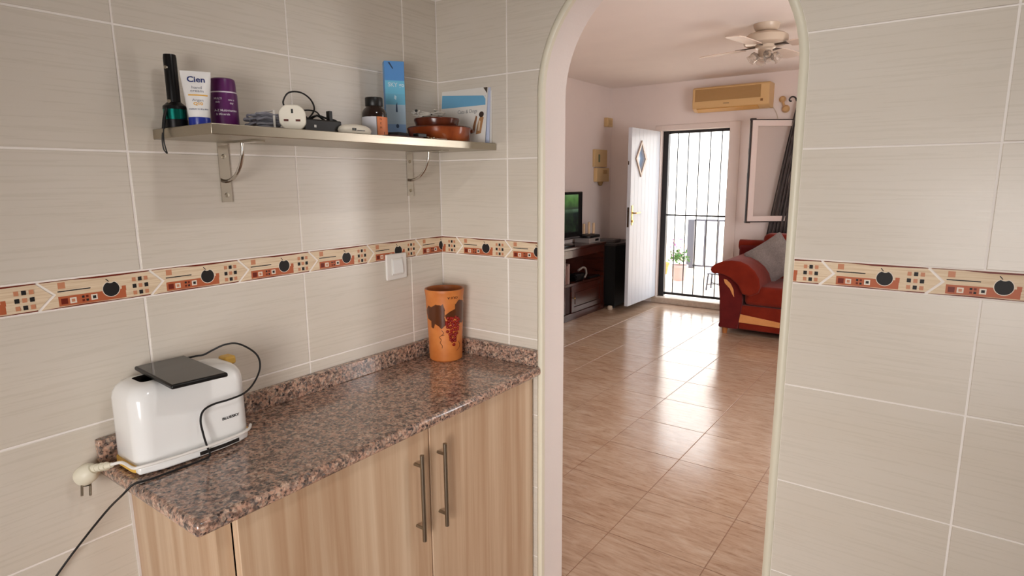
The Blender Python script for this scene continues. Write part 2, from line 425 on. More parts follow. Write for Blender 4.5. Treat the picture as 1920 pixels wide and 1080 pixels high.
for k in range(-1, 16):
    s = .1282+LP*k; u0 = -(s+LP)          # left joint at y = u0... piece runs from s+LP to s
    if k == -1: listel(wl, 'L', -9, .1282-.001, (0, -.1282, ZB))
    else: listel(wl, 'L', -9, 9, (0, u0, ZB))
listel(wback, 'B', .1384+.001, 9, (-.1384, 0, ZB)); listel(wback, 'B', -9, 9, (.0656, 0, ZB))
listel(wback, 'B', -9, ACX-RT-.2696, (.2696, 0, ZB)); listel(wback, 'B', ACX+RT-.9753, 9, (.9753, 0, ZB))
for k in range(9): listel(wback, 'B', -9, 9, (1.1793+LP*k, 0, ZB))

# remaining shell
struct(MB().box(2.9, 3.05, -3.2, 0, 0, HK).build('wall_right', KITW))
struct(MB().box(-.15, 3.05, -3.35, -3.2, 0, HK).build('wall_rear', KITW))
struct(MB().box(-.15, 3.05, -3.35, 0, HK, HK+.1).build('ceiling', KITW))
fl = struct(MB().box(-2.25, 3.05, -3.35, 5.65, -.1, -TK).build('floor', FGROUT))
FP = .4185
for i in range(-6, 3):
    for j in range(-2, 12):
        x0, x1 = .345+FP*i, .345+FP*(i+1); y0, y1 = .63+.4205*j, .63+.4205*(j+1)
        x0, x1, y1 = max(x0, -2.1), min(x1, 2.6), min(y1, 5.43)
        if y1-y0 < .03 or x1-x0 < .03: continue
        g = .0036; tile(fl, 'tile', 'F', x1-x0-g, y1-y0-g, (x0+g/2, y0+g/2, 0), FLOOR)
struct(MB().box(-2.25, -2.1, .128, 5.65, 0, HL).build('wall_west', LIVW))
struct(MB().box(2.6, 2.75, .128, 5.65, 0, HL).build('wall_east', LIVW))
struct(MB().box(-2.25, 2.75, .128, 5.65, HL, HL+.1).build('ceiling_living', CEIL))
YF = 5.43
DX0, DX1, DZ1 = -1.445, -.65, 2.065
WX0, WX1, WZ0, WZ1 = .06, 1.2, 1.02, 2.13
wf = MB(); wf.box(-2.25, DX0, YF, 5.65, 0, HL); wf.box(DX0, DX1, YF, 5.65, DZ1, HL); wf.box(DX1, WX0, YF, 5.65, 0, HL)
wf.box(WX0, WX1, YF, 5.65, 0, WZ0); wf.box(WX0, WX1, YF, 5.65, WZ1, HL); wf.box(WX1, 2.75, YF, 5.65, 0, HL)
struct(wf.build('wall_far', LIVW))
STONE = m_terra('pale_threshold_stone', (222, 206, 190), (206, 188, 170), .35)
struct(MB().box(-1.50, -.60, 5.415, 5.70, 0, .052).box(-1.52, -.58, 5.40, 5.70, .052, .075).build('trim_2', STONE, bevel=.004))
cs = MB()
for x0, x1, z0, z1 in ((-1.515, DX0, .075, 2.125), (DX1, -.535, .075, 2.125), (DX0, DX1, DZ1, 2.125)): cs.box(x0, x1, YF-.014, YF, z0, z1)
CASING = mat('white_casing_paint', (226, 212, 204), .5)
struct(cs.build('trim_3', CASING, bevel=.003))
struct(MB().box(-2.1, -2.088, 4.9, YF, 0, .07).build('baseboard_west', CASING))

# front door, standing open at right angles to the wall
dr = bpy.data.objects.new('door_1', None); C.objects.link(dr); dr.location = (-1.452, 5.41, .08); ORG[dr] = Vector(dr.location); struct(dr)
DOORW = mat('white_door_paint', (204, 208, 216), .35); BRASS = mat('polished_brass', (206, 170, 96), .22, metal=1)
dx0, dx1, dy0, dy1, dz0, dz1 = -1.492, -1.452, 4.63, 5.41, .085, 2.055
dcy, dcz, dhw, dhh = 4.88, 1.728, .145, .20
leaf = MB().box(dx0, dx1-.004, dy0, dy1, dz0, dz1)
# leaf with a diamond-shaped hole: four quads round the hole on each face
leaf = MB()
dia = [(dcy-dhw*.72, dcz), (dcy, dcz-dhh*.8), (dcy+dhw*.72, dcz), (dcy, dcz+dhh*.8)]
rc = [(dy0, dz0), (dy1, dz0), (dy1, dz1), (dy0, dz1)]
for X in (dx0, dx1-.004):
    vs = [(X, a, b) for a, b in rc] + [(X, a, b) for a, b in dia]
    leaf.add(vs, [(0, 1, 5), (1, 6, 5), (1, 2, 6), (2, 7, 6), (2, 3, 7), (3, 4, 7), (3, 0, 4), (0, 5, 4)])
for i in range(4):
    a, b = rc[i], rc[(i+1) % 4]; leaf.add([(dx0, *a), (dx1-.004, *a), (dx1-.004, *b), (dx0, *b)], [(0, 1, 2, 3)])
    a, b = dia[i], dia[(i+1) % 4]; leaf.add([(dx0, *a), (dx1-.004, *a), (dx1-.004, *b), (dx0, *b)], [(0, 1, 2, 3)])
leaf.build('door_leaf', DOORW, dr)
npl = 8; pw = (dy1-dy0)/npl
for i in range(npl):
    a, b = dy0+pw*i+.0015, dy0+pw*(i+1)-.0015
    ps = [[(a, dz0), (b, dz0), (b, dz1), (a, dz1)]]
    zl = lambda y: abs(y-dcy)/(dhw*.72); 
    if b > dcy-dhw*.72 and a < dcy+dhw*.72:
        ys = [a+(b-a)*k/6 for k in range(7)]
        hh = [max(0, (1-zl(y)))*dhh*.8 for y in ys]
        ps = [[(a, dz0), (b, dz0)] + [(y, dcz-h) for y, h in reversed(list(zip(ys, hh)))], [(b, dz1), (a, dz1)] + [(y, dcz+h) for y, h in zip(ys, hh)]]
    pm = MB()
    for p in ps: pm.prism(p, YZ, dx1-.004, dx1)
    pm.build('plank', DOORW, dr)
dm = MB(); do = [(dcy-dhw, dcz), (dcy, dcz-dhh), (dcy+dhw, dcz), (dcy, dcz+dhh)]; di = dia
for X0, X1 in ((dx1, dx1+.012),):
    for i in range(4):
        j = (i+1) % 4; dm.prism([do[i], do[j], di[j], di[i]], YZ, X0, X1)
dm.build('diamond_frame', m_wood('beige_moulding', (168, 138, 112), (196, 170, 146)), dr)
tag(MB().prism(dia, YZ, dx0+.012, dx0+.018).build('diamond_pane', mat('painted_sky_glass', (176, 210, 246), .12), dr), 'small blue glass diamond pane')  # pale blue base colour carries the reflected sky
MB().box(dx1, dx1+.006, dy0+.035, dy0+.07, 1.0, 1.22).build('handle_plate', BRASS, dr, bevel=.004)
MB().cyl((dx1, dy0+.052, 1.135), (dx1+.05, dy0+.052, 1.135), .008).tube([(dx1+.05, dy0+.05, 1.135), (dx1+.052, dy0+.1, 1.135), (dx1+.05, dy0+.165, 1.138)], .008).build('door_handle', BRASS, dr, smooth=True)
MB().cyl((dx1, dy0+.052, 1.045), (dx1+.018, dy0+.052, 1.045), .012).build('lock_cylinder', BRASS, dr)
MB().box(dx0+.008, dx1-.012, dy0-.002, dy0, .98, 1.2).build('lock_strip', mat('dark_lock_steel', (92, 74, 60), .4, metal=1), dr)
MB().box(dx0+.01, dx1-.014, dy0-.004, dy0-.002, 1.15, 1.165).box(dx0+.004, dx0+.014, dy0-.003, dy0, 1.66, 1.70).build('latch_bolt', mat('dark_latch', (70, 50, 36), .4, metal=1), dr)

# wrought-iron security gate in the doorway
IRON = mat('black_wrought_iron', (26, 24, 26), .45)
gt = thing('security_gate', (-1.045, 5.52, .075), 'black wrought iron bar gate closed across the front doorway', 'gate')
gf = MB().box(DX0+.002, DX0+.066, 5.49, 5.55, .08, 2.06); gf.build('gate_post', IRON, gt)
MB().box(DX0+.066, DX1-.004, 5.505, 5.535, .10, .128).build('gate_rail', IRON, gt)
MB().box(DX0+.066, DX1-.004, 5.505, 5.535, 2.03, 2.062).build('gate_rail', IRON, gt)
MB().box(DX0+.066, DX1-.004, 5.51, 5.53, 1.066, 1.084).build('gate_rail', IRON, gt)
MB().box(DX1-.03, DX1-.004, 5.505, 5.535, .08, 2.06).build('gate_post', IRON, gt)
for i in range(5):
    x = -1.274+.1285*i
    MB().box(x-.005, x+.005, 5.515, 5.525, .125, 2.035).build('gate_bar', IRON, gt)
for i in range(5):
    x = -1.274+.1285*i
    MB().lathe([(.003, -.012), (.009, -.005), (.009, .005), (.003, .012)], (x, 5.52, 1.075), 10).build('bar_collar', IRON, gt)

# open window sash beside the sofa, and the window it belongs to
wn = bpy.data.objects.new('window_1', None); C.objects.link(wn); wn.location = (WX0, YF, WZ0); ORG[wn] = Vector(wn.location); struct(wn)
ALU = mat('white_aluminium', (228, 212, 204), .35); GASK = mat('dark_gasket', (44, 30, 28), .6)
def glass(name, tint=(245, 246, 248)):
    m = mat(name, tint, .02, trans=1.0, ior=1.45); t = NT(m)     # thin pane: clear to straight light, with a mirror film
    tr = t.n('ShaderNodeBsdfTransparent'); gl = t.n('ShaderNodeBsdfGlossy'); gl.inputs['Roughness'].default_value = .02
    fr = t.n('ShaderNodeFresnel'); fr.inputs['IOR'].default_value = 1.5; mx = t.n('ShaderNodeMixShader')
    tr.inputs['Color'].default_value = lin(tint)
    t.l(fr.outputs[0], mx.inputs[0]); t.l(tr.outputs[0], mx.inputs[1]); t.l(gl.outputs[0], mx.inputs[2])
    t.l(mx.outputs[0], t.t.nodes['Material Output'].inputs['Surface']); return m
PANE = glass('window_glass', (250, 249, 248))
fm = MB()
for x0, x1, z0, z1 in ((WX0, WX0+.05, WZ0, WZ1), (WX1-.05, WX1, WZ0, WZ1), (WX0+.05, WX1-.05, WZ0, WZ0+.05), (WX0+.05, WX1-.05, WZ1-.05, WZ1), (.605, .655, WZ0+.05, WZ1-.05)):
    fm.box(x0, x1, 5.46, 5.51, z0, z1)
fm.build('window_frame', ALU, wn)
MB().box(.655, WX1-.05, 5.48, 5.486, WZ0+.05, WZ1-.05).build('pane', PANE, wn)
sf = Vector((-.345, 5.10, 0)); sh = Vector((.045, 5.41, 0)); sd = (sh-sf).normalized(); sn = Vector((sd.y, -sd.x, 0)); sl = (sh-sf).length
def S(u, v, d): p = sf+sd*u+sn*d; return (p.x, p.y, v)
sz0, sz1 = 1.045, 2.105
fr_ = MB()
for u0, u1, z0, z1 in ((.012, .07, sz0+.012, sz1-.012), (sl-.07, sl-.012, sz0+.012, sz1-.012), (.07, sl-.07, sz0+.012, sz0+.065), (.07, sl-.07, sz1-.07, sz1-.012)):
    fr_.prism(sq(u0, z0, u1-u0, z1-z0), S, -.018, .018)
sash = fr_.build('sash', ALU, wn)
gk = MB()
for u0, u1, z0, z1 in ((0, .012, sz0, sz1), (sl-.012, sl, sz0, sz1), (.012, sl-.012, sz0, sz0+.012), (.012, sl-.012, sz1-.012, sz1)): gk.prism(sq(u0, z0, u1-u0, z1-z0), S, -.02, .006)
gk.prism(sq(-.004, sz0-.006, .05, .016), S, -.02, .02).prism(sq(-.004, sz1-.012, .05, .02), S, -.02, .02)
gk.prism(sq(-.006, 1.5, .008, .06), S, -.01, .02).prism(sq(-.006, 1.75, .008, .06), S, -.01, .02)
gk.build('gasket', GASK, wn)
MB().prism(sq(.066, sz0+.06, sl-.132, sz1-sz0-.125), S, -.003, .003).build('pane', PANE, wn)

# outside: terrace, parapet and facing house
TERR = m_terra('pale_terrace_tiles', (226, 206, 184), (212, 190, 168), .6); OUTW = m_plaster('sunlit_white_render', (240, 238, 234))
struct(MB().box(-14, 8, 5.65, 22, -.12, -.01).build('terrace_ground', TERR))
struct(MB().box(-2.45, -2.25, 5.65, 6.9, 0, 2.7).build('wall_terrace', OUTW))
struct(MB().box(-9.0, 4, 13.0, 13.3, -.01, 5.2).build('wall_opposite', OUTW))
rl = thing('terrace_railing', (-1.8, 8.6, 0), 'dark iron railing with thin uprights along the terrace edge outside the door', 'railing')
GREYI = mat('grey_painted_iron', (52, 52, 60), .5)
MB().box(-2.2, -2.09, 8.56, 8.68, 0, .82).build('railing_post', GREYI, rl)
MB().box(-2.09, .4, 8.6, 8.63, .80, .83).build('railing_rail', GREYI, rl); MB().box(-2.09, .4, 8.6, 8.63, .02, .05).build('railing_rail', GREYI, rl)
for i in range(10): MB().box(-1.93+.22*i, -1.905+.22*i, 8.603, 8.627, .05, .80).build('railing_bar', GREYI, rl)
# potted plant outside
pp = thing('potted_plant', (-1.84, 7.25, -.01), 'small leafy plant with pink flowers in a pale pot on the sunny terrace', 'plant')
MB().lathe([(.09, 0), (.125, .2), (.135, .2), (.135, .235), (.115, .235), (.11, .2)], (-1.84, 7.25, -.01), 20).build('pot', mat('pale_pink_pot', (176, 150, 146), .6), pp, smooth=True)
LEAFG = mat('leaf_green', (62, 104, 40), .5)
fo = MB(); rr = random.Random(3)
for i in range(150):
    a = rr.uniform(0, 2*PI); ph = rr.uniform(-.3, 1.3); R = rr.uniform(.05, .17)
    c = Vector((-1.84+R*math.cos(a)*math.cos(ph), 7.25+R*math.sin(a)*math.cos(ph), .30+R*math.sin(ph)*.9))
    d = Vector((rr.uniform(-1, 1), rr.uniform(-1, 1), rr.uniform(-.3, 1))).normalized(); w = d.orthogonal().normalized()*.014
    fo.add([c, c+d*.025+w, c+d*.06, c+d*.025-w], [(0, 1, 2, 3)])
o = fo.build('foliage', LEAFG, pp); o['kind'] = 'stuff'
fb = MB()
for i in range(12):
    a = rr.uniform(0, 2*PI); x, y, z = -1.9+.1*math.cos(a), 7.25+.08*math.sin(a), rr.uniform(.46, .62)
    fb.lathe([(.002, -.01), (.018, .004), (.012, .014), (0, .016)], (x, y, z), 7).cyl((x, y, .3), (x, y, z-.008), .002, n=5)
o = fb.build('blossom', mat('pink_petals', (222, 120, 180), .6), pp); o['kind'] = 'stuff'
tp = thing('clay_pot', (-2.28, 7.7, -.01), 'small orange clay pot on the terrace beside the doorway', 'pot')
MB().lathe([(.07, 0), (.1, .15), (.11, .15), (.11, .19), (.095, .19), (.09, .15)], (-2.28, 7.7, -.01), 18).build('pot', TERRA, tp, smooth=True)
MB().lathe([(0, .165), (.09, .165)], (-2.28, 7.7, -.01), 18).build('soil', mat('pot_soil', (60, 42, 30), .9), tp)
it = thing('iron_garden_stool', (-1.12, 6.75, -.01), 'low dark iron garden stool with thin bars on the terrace', 'stool')
IB = mat('blue_black_iron', (52, 54, 66), .5)
for sx in (-1, 1):
    for sy in (-1, 1): MB().cyl((-1.12+.1*sx, 6.75+.1*sy, -.01), (-1.12+.085*sx, 6.75+.085*sy, .22), .011, n=8).build('leg', IB, it)
MB().box(-1.22, -1.02, 6.645, 6.855, .21, .225).build('seat', IB, it, bevel=.004)
MB().tube([(-1.21, 6.65, .07), (-1.03, 6.85, .07)], .007, smooth=0).tube([(-1.21, 6.85, .07), (-1.03, 6.65, .07)], .007, smooth=0).build('stretcher', IB, it)

# ------------------------------------------------------------------ kitchen counter and cabinet
CT = .925
ct = thing('countertop', (0.2, -.54, .895), 'speckled pink and grey granite worktop with low upstands on two walls', 'worktop')
slab = MB().box(0.001, .412, -1.088, -.001, .895, CT).build('slab', GRANITE, ct, bevel=.011, seg=4)
MB().box(0.0005, .02, -1.088, -.0205, CT, .976).build('upstand', GRANITE, ct, bevel=.002)
MB().box(0.0005, .399, -.02, -.0005, CT, .976).build('upstand', GRANITE, ct, bevel=.002)
cb = thing('base_cabinet', (.19, -.52, 0), 'pale oak base cabinet with two doors under the granite worktop', 'cabinet')
CB0 = -1.034
MB().box(.004, .3645, CB0, -1.0045, 0.0, .8945).build('end_panel', OAK, cb)
MB().box(.004, .362, -1.0042, -.004, .10, .118).box(.004, .012, -1.0042, -.004, .118, .8945).box(.012, .362, -.022, -.004, .118, .8945).box(.012, .362, -1.0042, -.022, .876, .8945).build('carcass', OAK, cb)
MB().box(.32, .335, -1.0042, -.004, 0, .10).build('plinth', OAK, cb)
DARKGAP = mat('pale_edge_band', (214, 184, 146), .4)
for y0, y1, hy in ((-1.003, -.4905, -.530), (-.4865, -.014, -.446)):
    d = MB().box(.366, .3855, y0, y1, .125, .889).build('door', OAK, cb, bevel=.0018)
    h = MB().cyl((.412, hy-.012, .606), (.412, hy-.012, .838), .0056, n=14)
    for z in (.64, .808): h.cyl((.3855, hy-.012, z), (.412, hy-.012, z), .0042, n=10)
    h.build('handle', NICKEL, d, smooth=True)
MB().box(.358, .372, -.0125, -.0035, .1, .889).build('filler_strip', OAK, cb)
tag(MB().box(.0006, .0036, CB0-.005, CB0+.006, 0, .894).build('sealant_strip', mat('white_sealant', (232, 226, 220), .5), cb), 'white sealant line along the wall')

# toaster
TX0, TX1, TY0, TY1, TZ0, TZ1 = .024, .153, -1.066, -.826, .943, 1.106
ts = thing('toaster', (.088, -.946, CT), 'white gloss two-slice toaster with a yellowed base on the worktop', 'toaster')
def rrect(x0, x1, y0, y1, r, n=6):
    p = []
    for cx, cy, a in ((x1-r, y1-r, 0), (x0+r, y1-r, 90), (x0+r, y0+r, 180), (x1-r, y0+r, 270)):
        for k in range(n+1): t = math.radians(a+90*k/n); p.append((cx+r*math.cos(t), cy+r*math.sin(t)))
    return p
sh_ = MB(); layers = []
for z, ins in [(TZ0, .002), (TZ0+.004, 0), (TZ1-.034, .001), (TZ1-.022, .0035), (TZ1-.012, .009), (TZ1-.005, .016), (TZ1-.001, .025), (TZ1, .034)]:
    layers.append([(x, y, z) for x, y in rrect(TX0+ins, TX1-ins, TY0+ins, TY1-ins, max(.032-ins*.35, .012))])
n = len(layers[0])
for a, b in zip(layers[:-1], layers[1:]): sh_.add(a+b, [(i, (i+1) % n, n+(i+1) % n, n+i) for i in range(n)])
# top ring with the slot opening
slot = [(x, y, TZ1) for x, y in rrect(.062, .114, -1.030, -.92, .01)]
sh_.add(layers[-1]+slot, [(i, (i+1) % n, n+(i+1) % n, n+i) for i in range(n)])
sh_.add(slot+[(x, y, TZ1-.05) for x, y, z in slot], [(i, (i+1) % n, n+(i+1) % n, n+i) for i in range(n)], 1)
sh_.add([(x, y, TZ1-.05) for x, y, z in slot], [tuple(range(n))], 1)
shell = sh_.build('shell', [WHITEP, DARKHOLE], ts, smooth=True)
bt = MB(); text(bt, 'BLUESKY', .0082, lambda u, v, d: (TX1+.0003+d, -.874+u, .990+v), 0, .0002, 1.2)
tag(bt.build('brand_print', BLACKP, ts), 'small dark maker lettering')
tag(MB().prism(rrect(TX0+.004, TX1-.004, TY0-.004, TY1+.004, .03), XY, .930, TZ0).build('base', YELP, ts, smooth=True), 'yellowed plastic base')
MB().prism([(TX1-.02, TY0-.002), (TX1-.002, TY0-.002), (TX1+.010, TY0+.04), (TX1+.015, -.96), (TX1+.016, -.90), (TX1+.012, -.865), (TX1+.004, -.842), (TX1-.012, TY1-.004), (TX1-.03, TY1-.004)], XY, .9295, .946).build('crumb_tray', WHITEP, ts, bevel=.004)
MB().prism([(TX1+.010, -.955), (TX1+.0166, -.955), (TX1+.0168, -.90), (TX1+.013, -.866), (TX1+.010, -.866)], XY, .9335, .941).build('tray_slot', DARKHOLE, ts)
for x in (TX0+.02, TX1-.02):
    for y in (TY0+.03, TY1-.03): MB().cyl((x, y, CT), (x, y, .9302), .008, n=12).build('foot', WHITEM, ts)
tag(MB().box(.05, .082, TY1-.012, TY1+.016, 1.085, 1.105).build('lever', YELP, ts, bevel=.005), 'yellow lever knob')
MB().tube([(TX1-.014, TY1+.004, .950), (TX1+.006, -.838, .950), (TX1+.017, -.87, .9495), (TX1+.019, -.95, .9495), (TX1+.014, -1.03, .951), (TX1+.004, -1.068, .950), (TX1-.01, -1.076, .948), (.1, -1.078, .948), (.085, -1.095, .945)], .0032).build('flex', WHITEM, ts, smooth=True)
PO = Vector((-.014, -.010, .002))
pg = MB().cyl(Vector((.088, -1.092, .945)), Vector((.052, -1.102, .928))+PO, .0052, .008, n=12)
for k in range(4): a = Vector((.074, -1.097, .9405)).lerp(Vector((.055, -1.101, .929))+PO, k/3); pg.lathe([(.0088, -.0014), (.0088, .0014)], a, 12, axis=(-.047, -.018, -.015))
ax = Vector((-.55, -.35, -.50)).normalized()
pg.lathe([(0, 0), (.011, 0), (.0175, .006), (.0205, .014), (.0205, .030), (.018, .036), (0, .037)], Vector((.058, -1.100, .930))+PO, 22, axis=ax)
plug = tag(pg.build('plug', mat('cream_plug_plastic', (226, 220, 200), .4), ts, smooth=True), 'round two-pin plug hanging over the counter end')
pax = Vector((.55, -.25, -.65)).normalized(); side = Vector((.2, -.9, .4)).normalized()
for s_ in (-1, 1):
    b = Vector((.040, -1.110, .905))+PO+side*.0085*s_
    MB().cyl(b+pax*.006, b+pax*.034, .0024, n=10).build('plug_pin', NICKEL, plug, smooth=True)
MB().cyl(Vector((.040, -1.110, .905))+PO+pax*.010, Vector((.040, -1.110, .905))+PO+pax*.0125, .007, n=14).build('earth_socket', DARKHOLE, plug)

# tablet on the toaster with its charging cable
tz = TZ1+.001
tpts = [(.017, -1.003), (.214, -1.017), (.227, -.909), (.019, -.898)]
tb_ = MB().prism(tpts, XY, tz, tz+.009)
tab = thing('tablet', (.12, -.957, tz), 'flat black tablet lying face up across the top of the toaster', 'tablet')
tb_.build('body', BLACKP, tab, bevel=.003)
ins = [((x-.1193)*.955+.1193, (y+.9567)*.94-.9567) for x, y in tpts]
MB().prism(ins, XY, tz+.009, tz+.0094).build('screen', mat('dark_screen_glass', (38, 36, 35), .1), tab)
cp = [(.030, -.900, tz+.004), (.04, -.880, 1.113), (.05, -.868, 1.115), (.06, -.851, 1.124), (.075, -.831, 1.134), (.09, -.809, 1.134), (.1, -.783, 1.115), (.11, -.771, 1.094), (.12, -.776, 1.069),
      (.14, -.805, 1.047), (.165, -.844, 1.039), (.168, -.881, 1.036), (.168, -.917, 1.036), (.166, -.938, 1.028), (.166, -.946, 1.008), (.170, -.945, .977), (.172, -.941, .950),
      (.178, -.940, .931), (.180, -.960, .928), (.179, -.985, .9275), (.179, -1.02, .9275), (.178, -1.06, .9275), (.172, -1.088, .927),
      (.158, -1.103, .908), (.083, -1.112, .849), (-.0 + .02, -1.16, .757), (.02, -1.235, .682), (.02, -1.31, .632), (.02, -1.36, .617), (.02, -1.46, .580), (.02, -1.6, .52), (.03, -1.75, .40), (.05, -1.9, .1), (.08, -1.98, .004), (.2, -2.1, .004)]
cbm = MB().tube(cp, .0022, 8, smooth=5)
tag(cbm.build('charging_cable', BLACKR, smooth=True, org=(.17, -.95, .93)), 'thin black cable looping from the tablet over the toaster and off the counter', 'cable')

# painted terracotta vase
vx, vy = .098, -.102
vs_ = thing('vase', (vx, vy, CT), 'tall orange terracotta pot painted with red grapes in the worktop corner', 'vase')
vr = lambda v: .0535+.0085*max(0, min(1, (v-.02)/.21))
MB().lathe([(0, .0), (.049, .0), (.0535, .004), (.0545, .02)] + [(vr(z), z) for z in (.06, .1, .14, .18, .21)] + [(.0635, .226), (.0645, .231), (.0635, .236), (.059, .236), (.056, .228), (.05, .02), (0, .018)],
           (vx, vy, CT), 48, [0]*11+[1]*4).build('body', [TERRA, TERRAIN], vs_, smooth=True)
va = math.atan2(-1.531-vy, 1.409-vx); vf = cylmap((vx, vy, CT), vr, va)
lf = MB()
leafA = [(-.062, .186), (-.048, .182), (-.03, .192), (-.012, .19), (-.006, .194), (.0, .176), (-.002, .15), (.004, .128), (-.006, .118), (-.012, .112), (-.022, .122), (-.034, .128), (-.04, .112), (-.05, .115), (-.05, .136), (-.07, .142), (-.082, .165)]
leafB = [(.0, .158), (.018, .17), (.034, .176), (.034, .19), (.05, .204), (.075, .198), (.095, .18), (.09, .14), (.07, .124), (.052, .128), (.04, .14), (.02, .15), (.002, .148)]
grid_decal(lf, lambda u, v: inpoly(leafA, u, v) or inpoly(leafB, u, v), -.085, .1, .1, .21, .0014, vf)
lf.build('leaf_painting', LEAFB, vs_)
gp = MB(); rg = random.Random(5); rowsg = [(.146, 5), (.136, 6), (.126, 6), (.116, 5), (.106, 5), (.096, 4), (.086, 3), (.077, 3), (.068, 2), (.06, 1)]
for v, cnt in rowsg:
    for k in range(cnt):
        u = .026+(k-(cnt-1)/2)*.0088+rg.uniform(-.0018, .0018); p = Vector(vf(u, v+rg.uniform(-.003, .003), rg.uniform(-.002, .0005))); nrm = Vector((p.x-vx, p.y-vy, 0)).normalized()
        gp.lathe([(.0056, 0), (.0052, .002), (.0036, .0042), (.0015, .0052), (0, .0054)], p, 9, axis=nrm)
gp.build('grape_relief', GRAPE, vs_, smooth=True)
for pts in ([(-.012, .108), (-.006, .098), (-.014, .09), (-.02, .084), (-.014, .076), (-.018, .066), (-.012, .058), (-.012, .048)], [(-.014, .09), (-.004, .092)], [(.046, .066), (.052, .054), (.048, .044), (.036, .036)]):
    MB().tube([vf(u, v, 0) for u, v in pts], .0009, 6).build('vine_tendril', VINE, vs_)
vn = MB()
text(vn, 'Vino', .016, lambda u, v, d: vf(.026+u, .214+v, d), 0, .0003, 1.3)
vn.build('painted_word', VINE, vs_)

# light switch
sw = thing('light_switch', (0, -.221, 1.198), 'white square light switch on the tiled wall over the apple border', 'switch')
MB().box(.0004, .009, -.264, -.178, 1.198, 1.28).build('plate', WHITEM, sw, bevel=.003)
MB().box(.009, .0125, -.245, -.197, 1.213, 1.265).build('surround', WHITEM, sw, bevel=.0015)
MB().prism([(.0125, 1.218), (.0165, 1.218), (.0135, 1.26), (.0125, 1.26)], lambda u, v, d: (u, d, v), -.2415, -.2005).build('rocker', WHITEP, sw, bevel=.001)

# ------------------------------------------------------------------ wall shelf
SZ0, SZ1, SY0, SY1, SXF = 1.597, 1.618, -.905, -.002, .242
ws = thing('wall_shelf', (.12, -.45, SZ0), 'narrow steel-edged wall shelf on two curved brackets above the worktop', 'shelf')
MB().box(.0006, SXF, SY0, SY1, SZ0, SZ1).build('board', STEEL, ws, bevel=.0012)
for by in (-.754, -.145):
    br = MB().box(.0006, .005, by-.0125, by+.0125, 1.458, SZ0-.0002).box(.005, .16, by-.0125, by+.0125, SZ0-.0045, SZ0-.0002)
    arc = [(.004+.085*math.sin(t*PI/20), by, 1.592-.085*math.cos(t*PI/20)) for t in range(0, 11)]
    br.tube(arc, .0042, 10, smooth=0)
    b = br.build('bracket', CHROME, ws, smooth=True)
    for z in (1.475, 1.565): MB().lathe([(.0055, 0), (.005, .0018), (.0012, .002), (.0012, .0008), (0, .0008)], (.005, by, z), 12, axis=(1, 0, 0)).build('screw', STEEL, b)

# torch standing on its head
T0 = (.056, -.880); z0 = SZ1
tr = thing('torch', (T0[0], T0[1], z0), 'black torch standing on its wide head at the free end of the shelf', 'torch')
TEAL = mat('teal_anodised', (22, 118, 108), .22, metal=.9); BLKM = mat('black_anodised', (20, 19, 20), .3, metal=.4)
MB().lathe([(.021, 0), (.0232, .002), (.0232, .018), (.0226, .0185), (.0226, .039), (.0232, .0395), (.0225, .046), (.0135, .054), (0, .054)], (*T0, z0), 32, [0, 0, 0, 1, 0, 0, 0, 0]).build('head', [BLKM, TEAL], tr, smooth=True)
MB().lathe([(.0128, .05), (.0128, .143), (.0118, .150), (0, .151)], (*T0, z0), 24).build('handle', BLKM, tr, smooth=True)
an = math.atan2(-1.53-T0[1], 1.41-T0[0])-.7; px, py = T0[0]+.0128*math.cos(an), T0[1]+.0128*math.sin(an)
MB().lathe([(.004, 0), (.0035, .003), (0, .0034)], (px, py, z0+.123), 10, axis=(math.cos(an), math.sin(an), 0)).build('button', STEEL, tr)
lg = MB().box(px-.002, px+.003, py-.004, py+.001, z0+.048, z0+.058); lg.build('lanyard_lug', STEEL, tr)
q = (px+.003, py-.006)
MB().tube([(q[0]-.002, q[1]+.003, z0+.052), (q[0], q[1]-.004, z0+.035), (q[0]+.001, q[1]-.012, z0+.005), (q[0]+.001, q[1]-.015, z0-.012), (q[0]+.004, q[1]-.017, z0-.03), (q[0]+.003, q[1]-.014, z0-.046), (q[0]-.001, q[1]-.011, z0-.052),
           (q[0]-.003, q[1]-.016, z0-.044), (q[0]-.001, q[1]-.018, z0-.025), (q[0], q[1]-.016, z0-.01)], .0014, 6).tube([(q[0], q[1]-.003, z0+.04), (q[0]+.001, q[1]-.010, z0+.02), (q[0]+.001, q[1]-.014, z0-.002)], .0034, 8).build('lanyard', BLACKR, tr, smooth=True)

# hand cream tube
hx, hy = .100, -.852
hc = thing('hand_cream_tube', (hx, hy, SZ1), 'white hand cream tube with orange stripe standing on its blue cap', 'tube')
CAPB = mat('royal_blue_cap', (34, 52, 150), .3); TW = mat('white_tube_plastic', (238, 236, 234), .35); NAVY = mat('navy_print', (34, 50, 110), .5); ORNG = mat('orange_print', (232, 176, 72), .5); GREYT = mat('grey_print', (140, 140, 150), .5)
hd = Vector((1.409-hx, -1.531-hy, 0)).normalized(); hd = Vector((hd.x*.97+.1, hd.y*.97-.05, 0)).normalized(); hr = Vector((-hd.y, hd.x, 0))
def TB(u, v, d): p = Vector((hx, hy, SZ1))+hr*u+hd*d; return (p.x, p.y, p.z+v)
MB().lathe([(0, 0), (.0205, 0), (.021, .002), (.021, .0215), (.020, .022)], (hx, hy, SZ1), 30).build('cap', CAPB, hc, smooth=True)
body = MB(); secs = []
for v, w, t in [(.022, .0205, .0205), (.028, .0212, .0208), (.05, .0232, .0185), (.075, .0256, .013), (.098, .0278, .006), (.108, .0285, .0016), (.116, .029, .0014)]:
    secs.append([TB(w*math.cos(2*PI*i/28), v, t*math.sin(2*PI*i/28)) for i in range(28)])
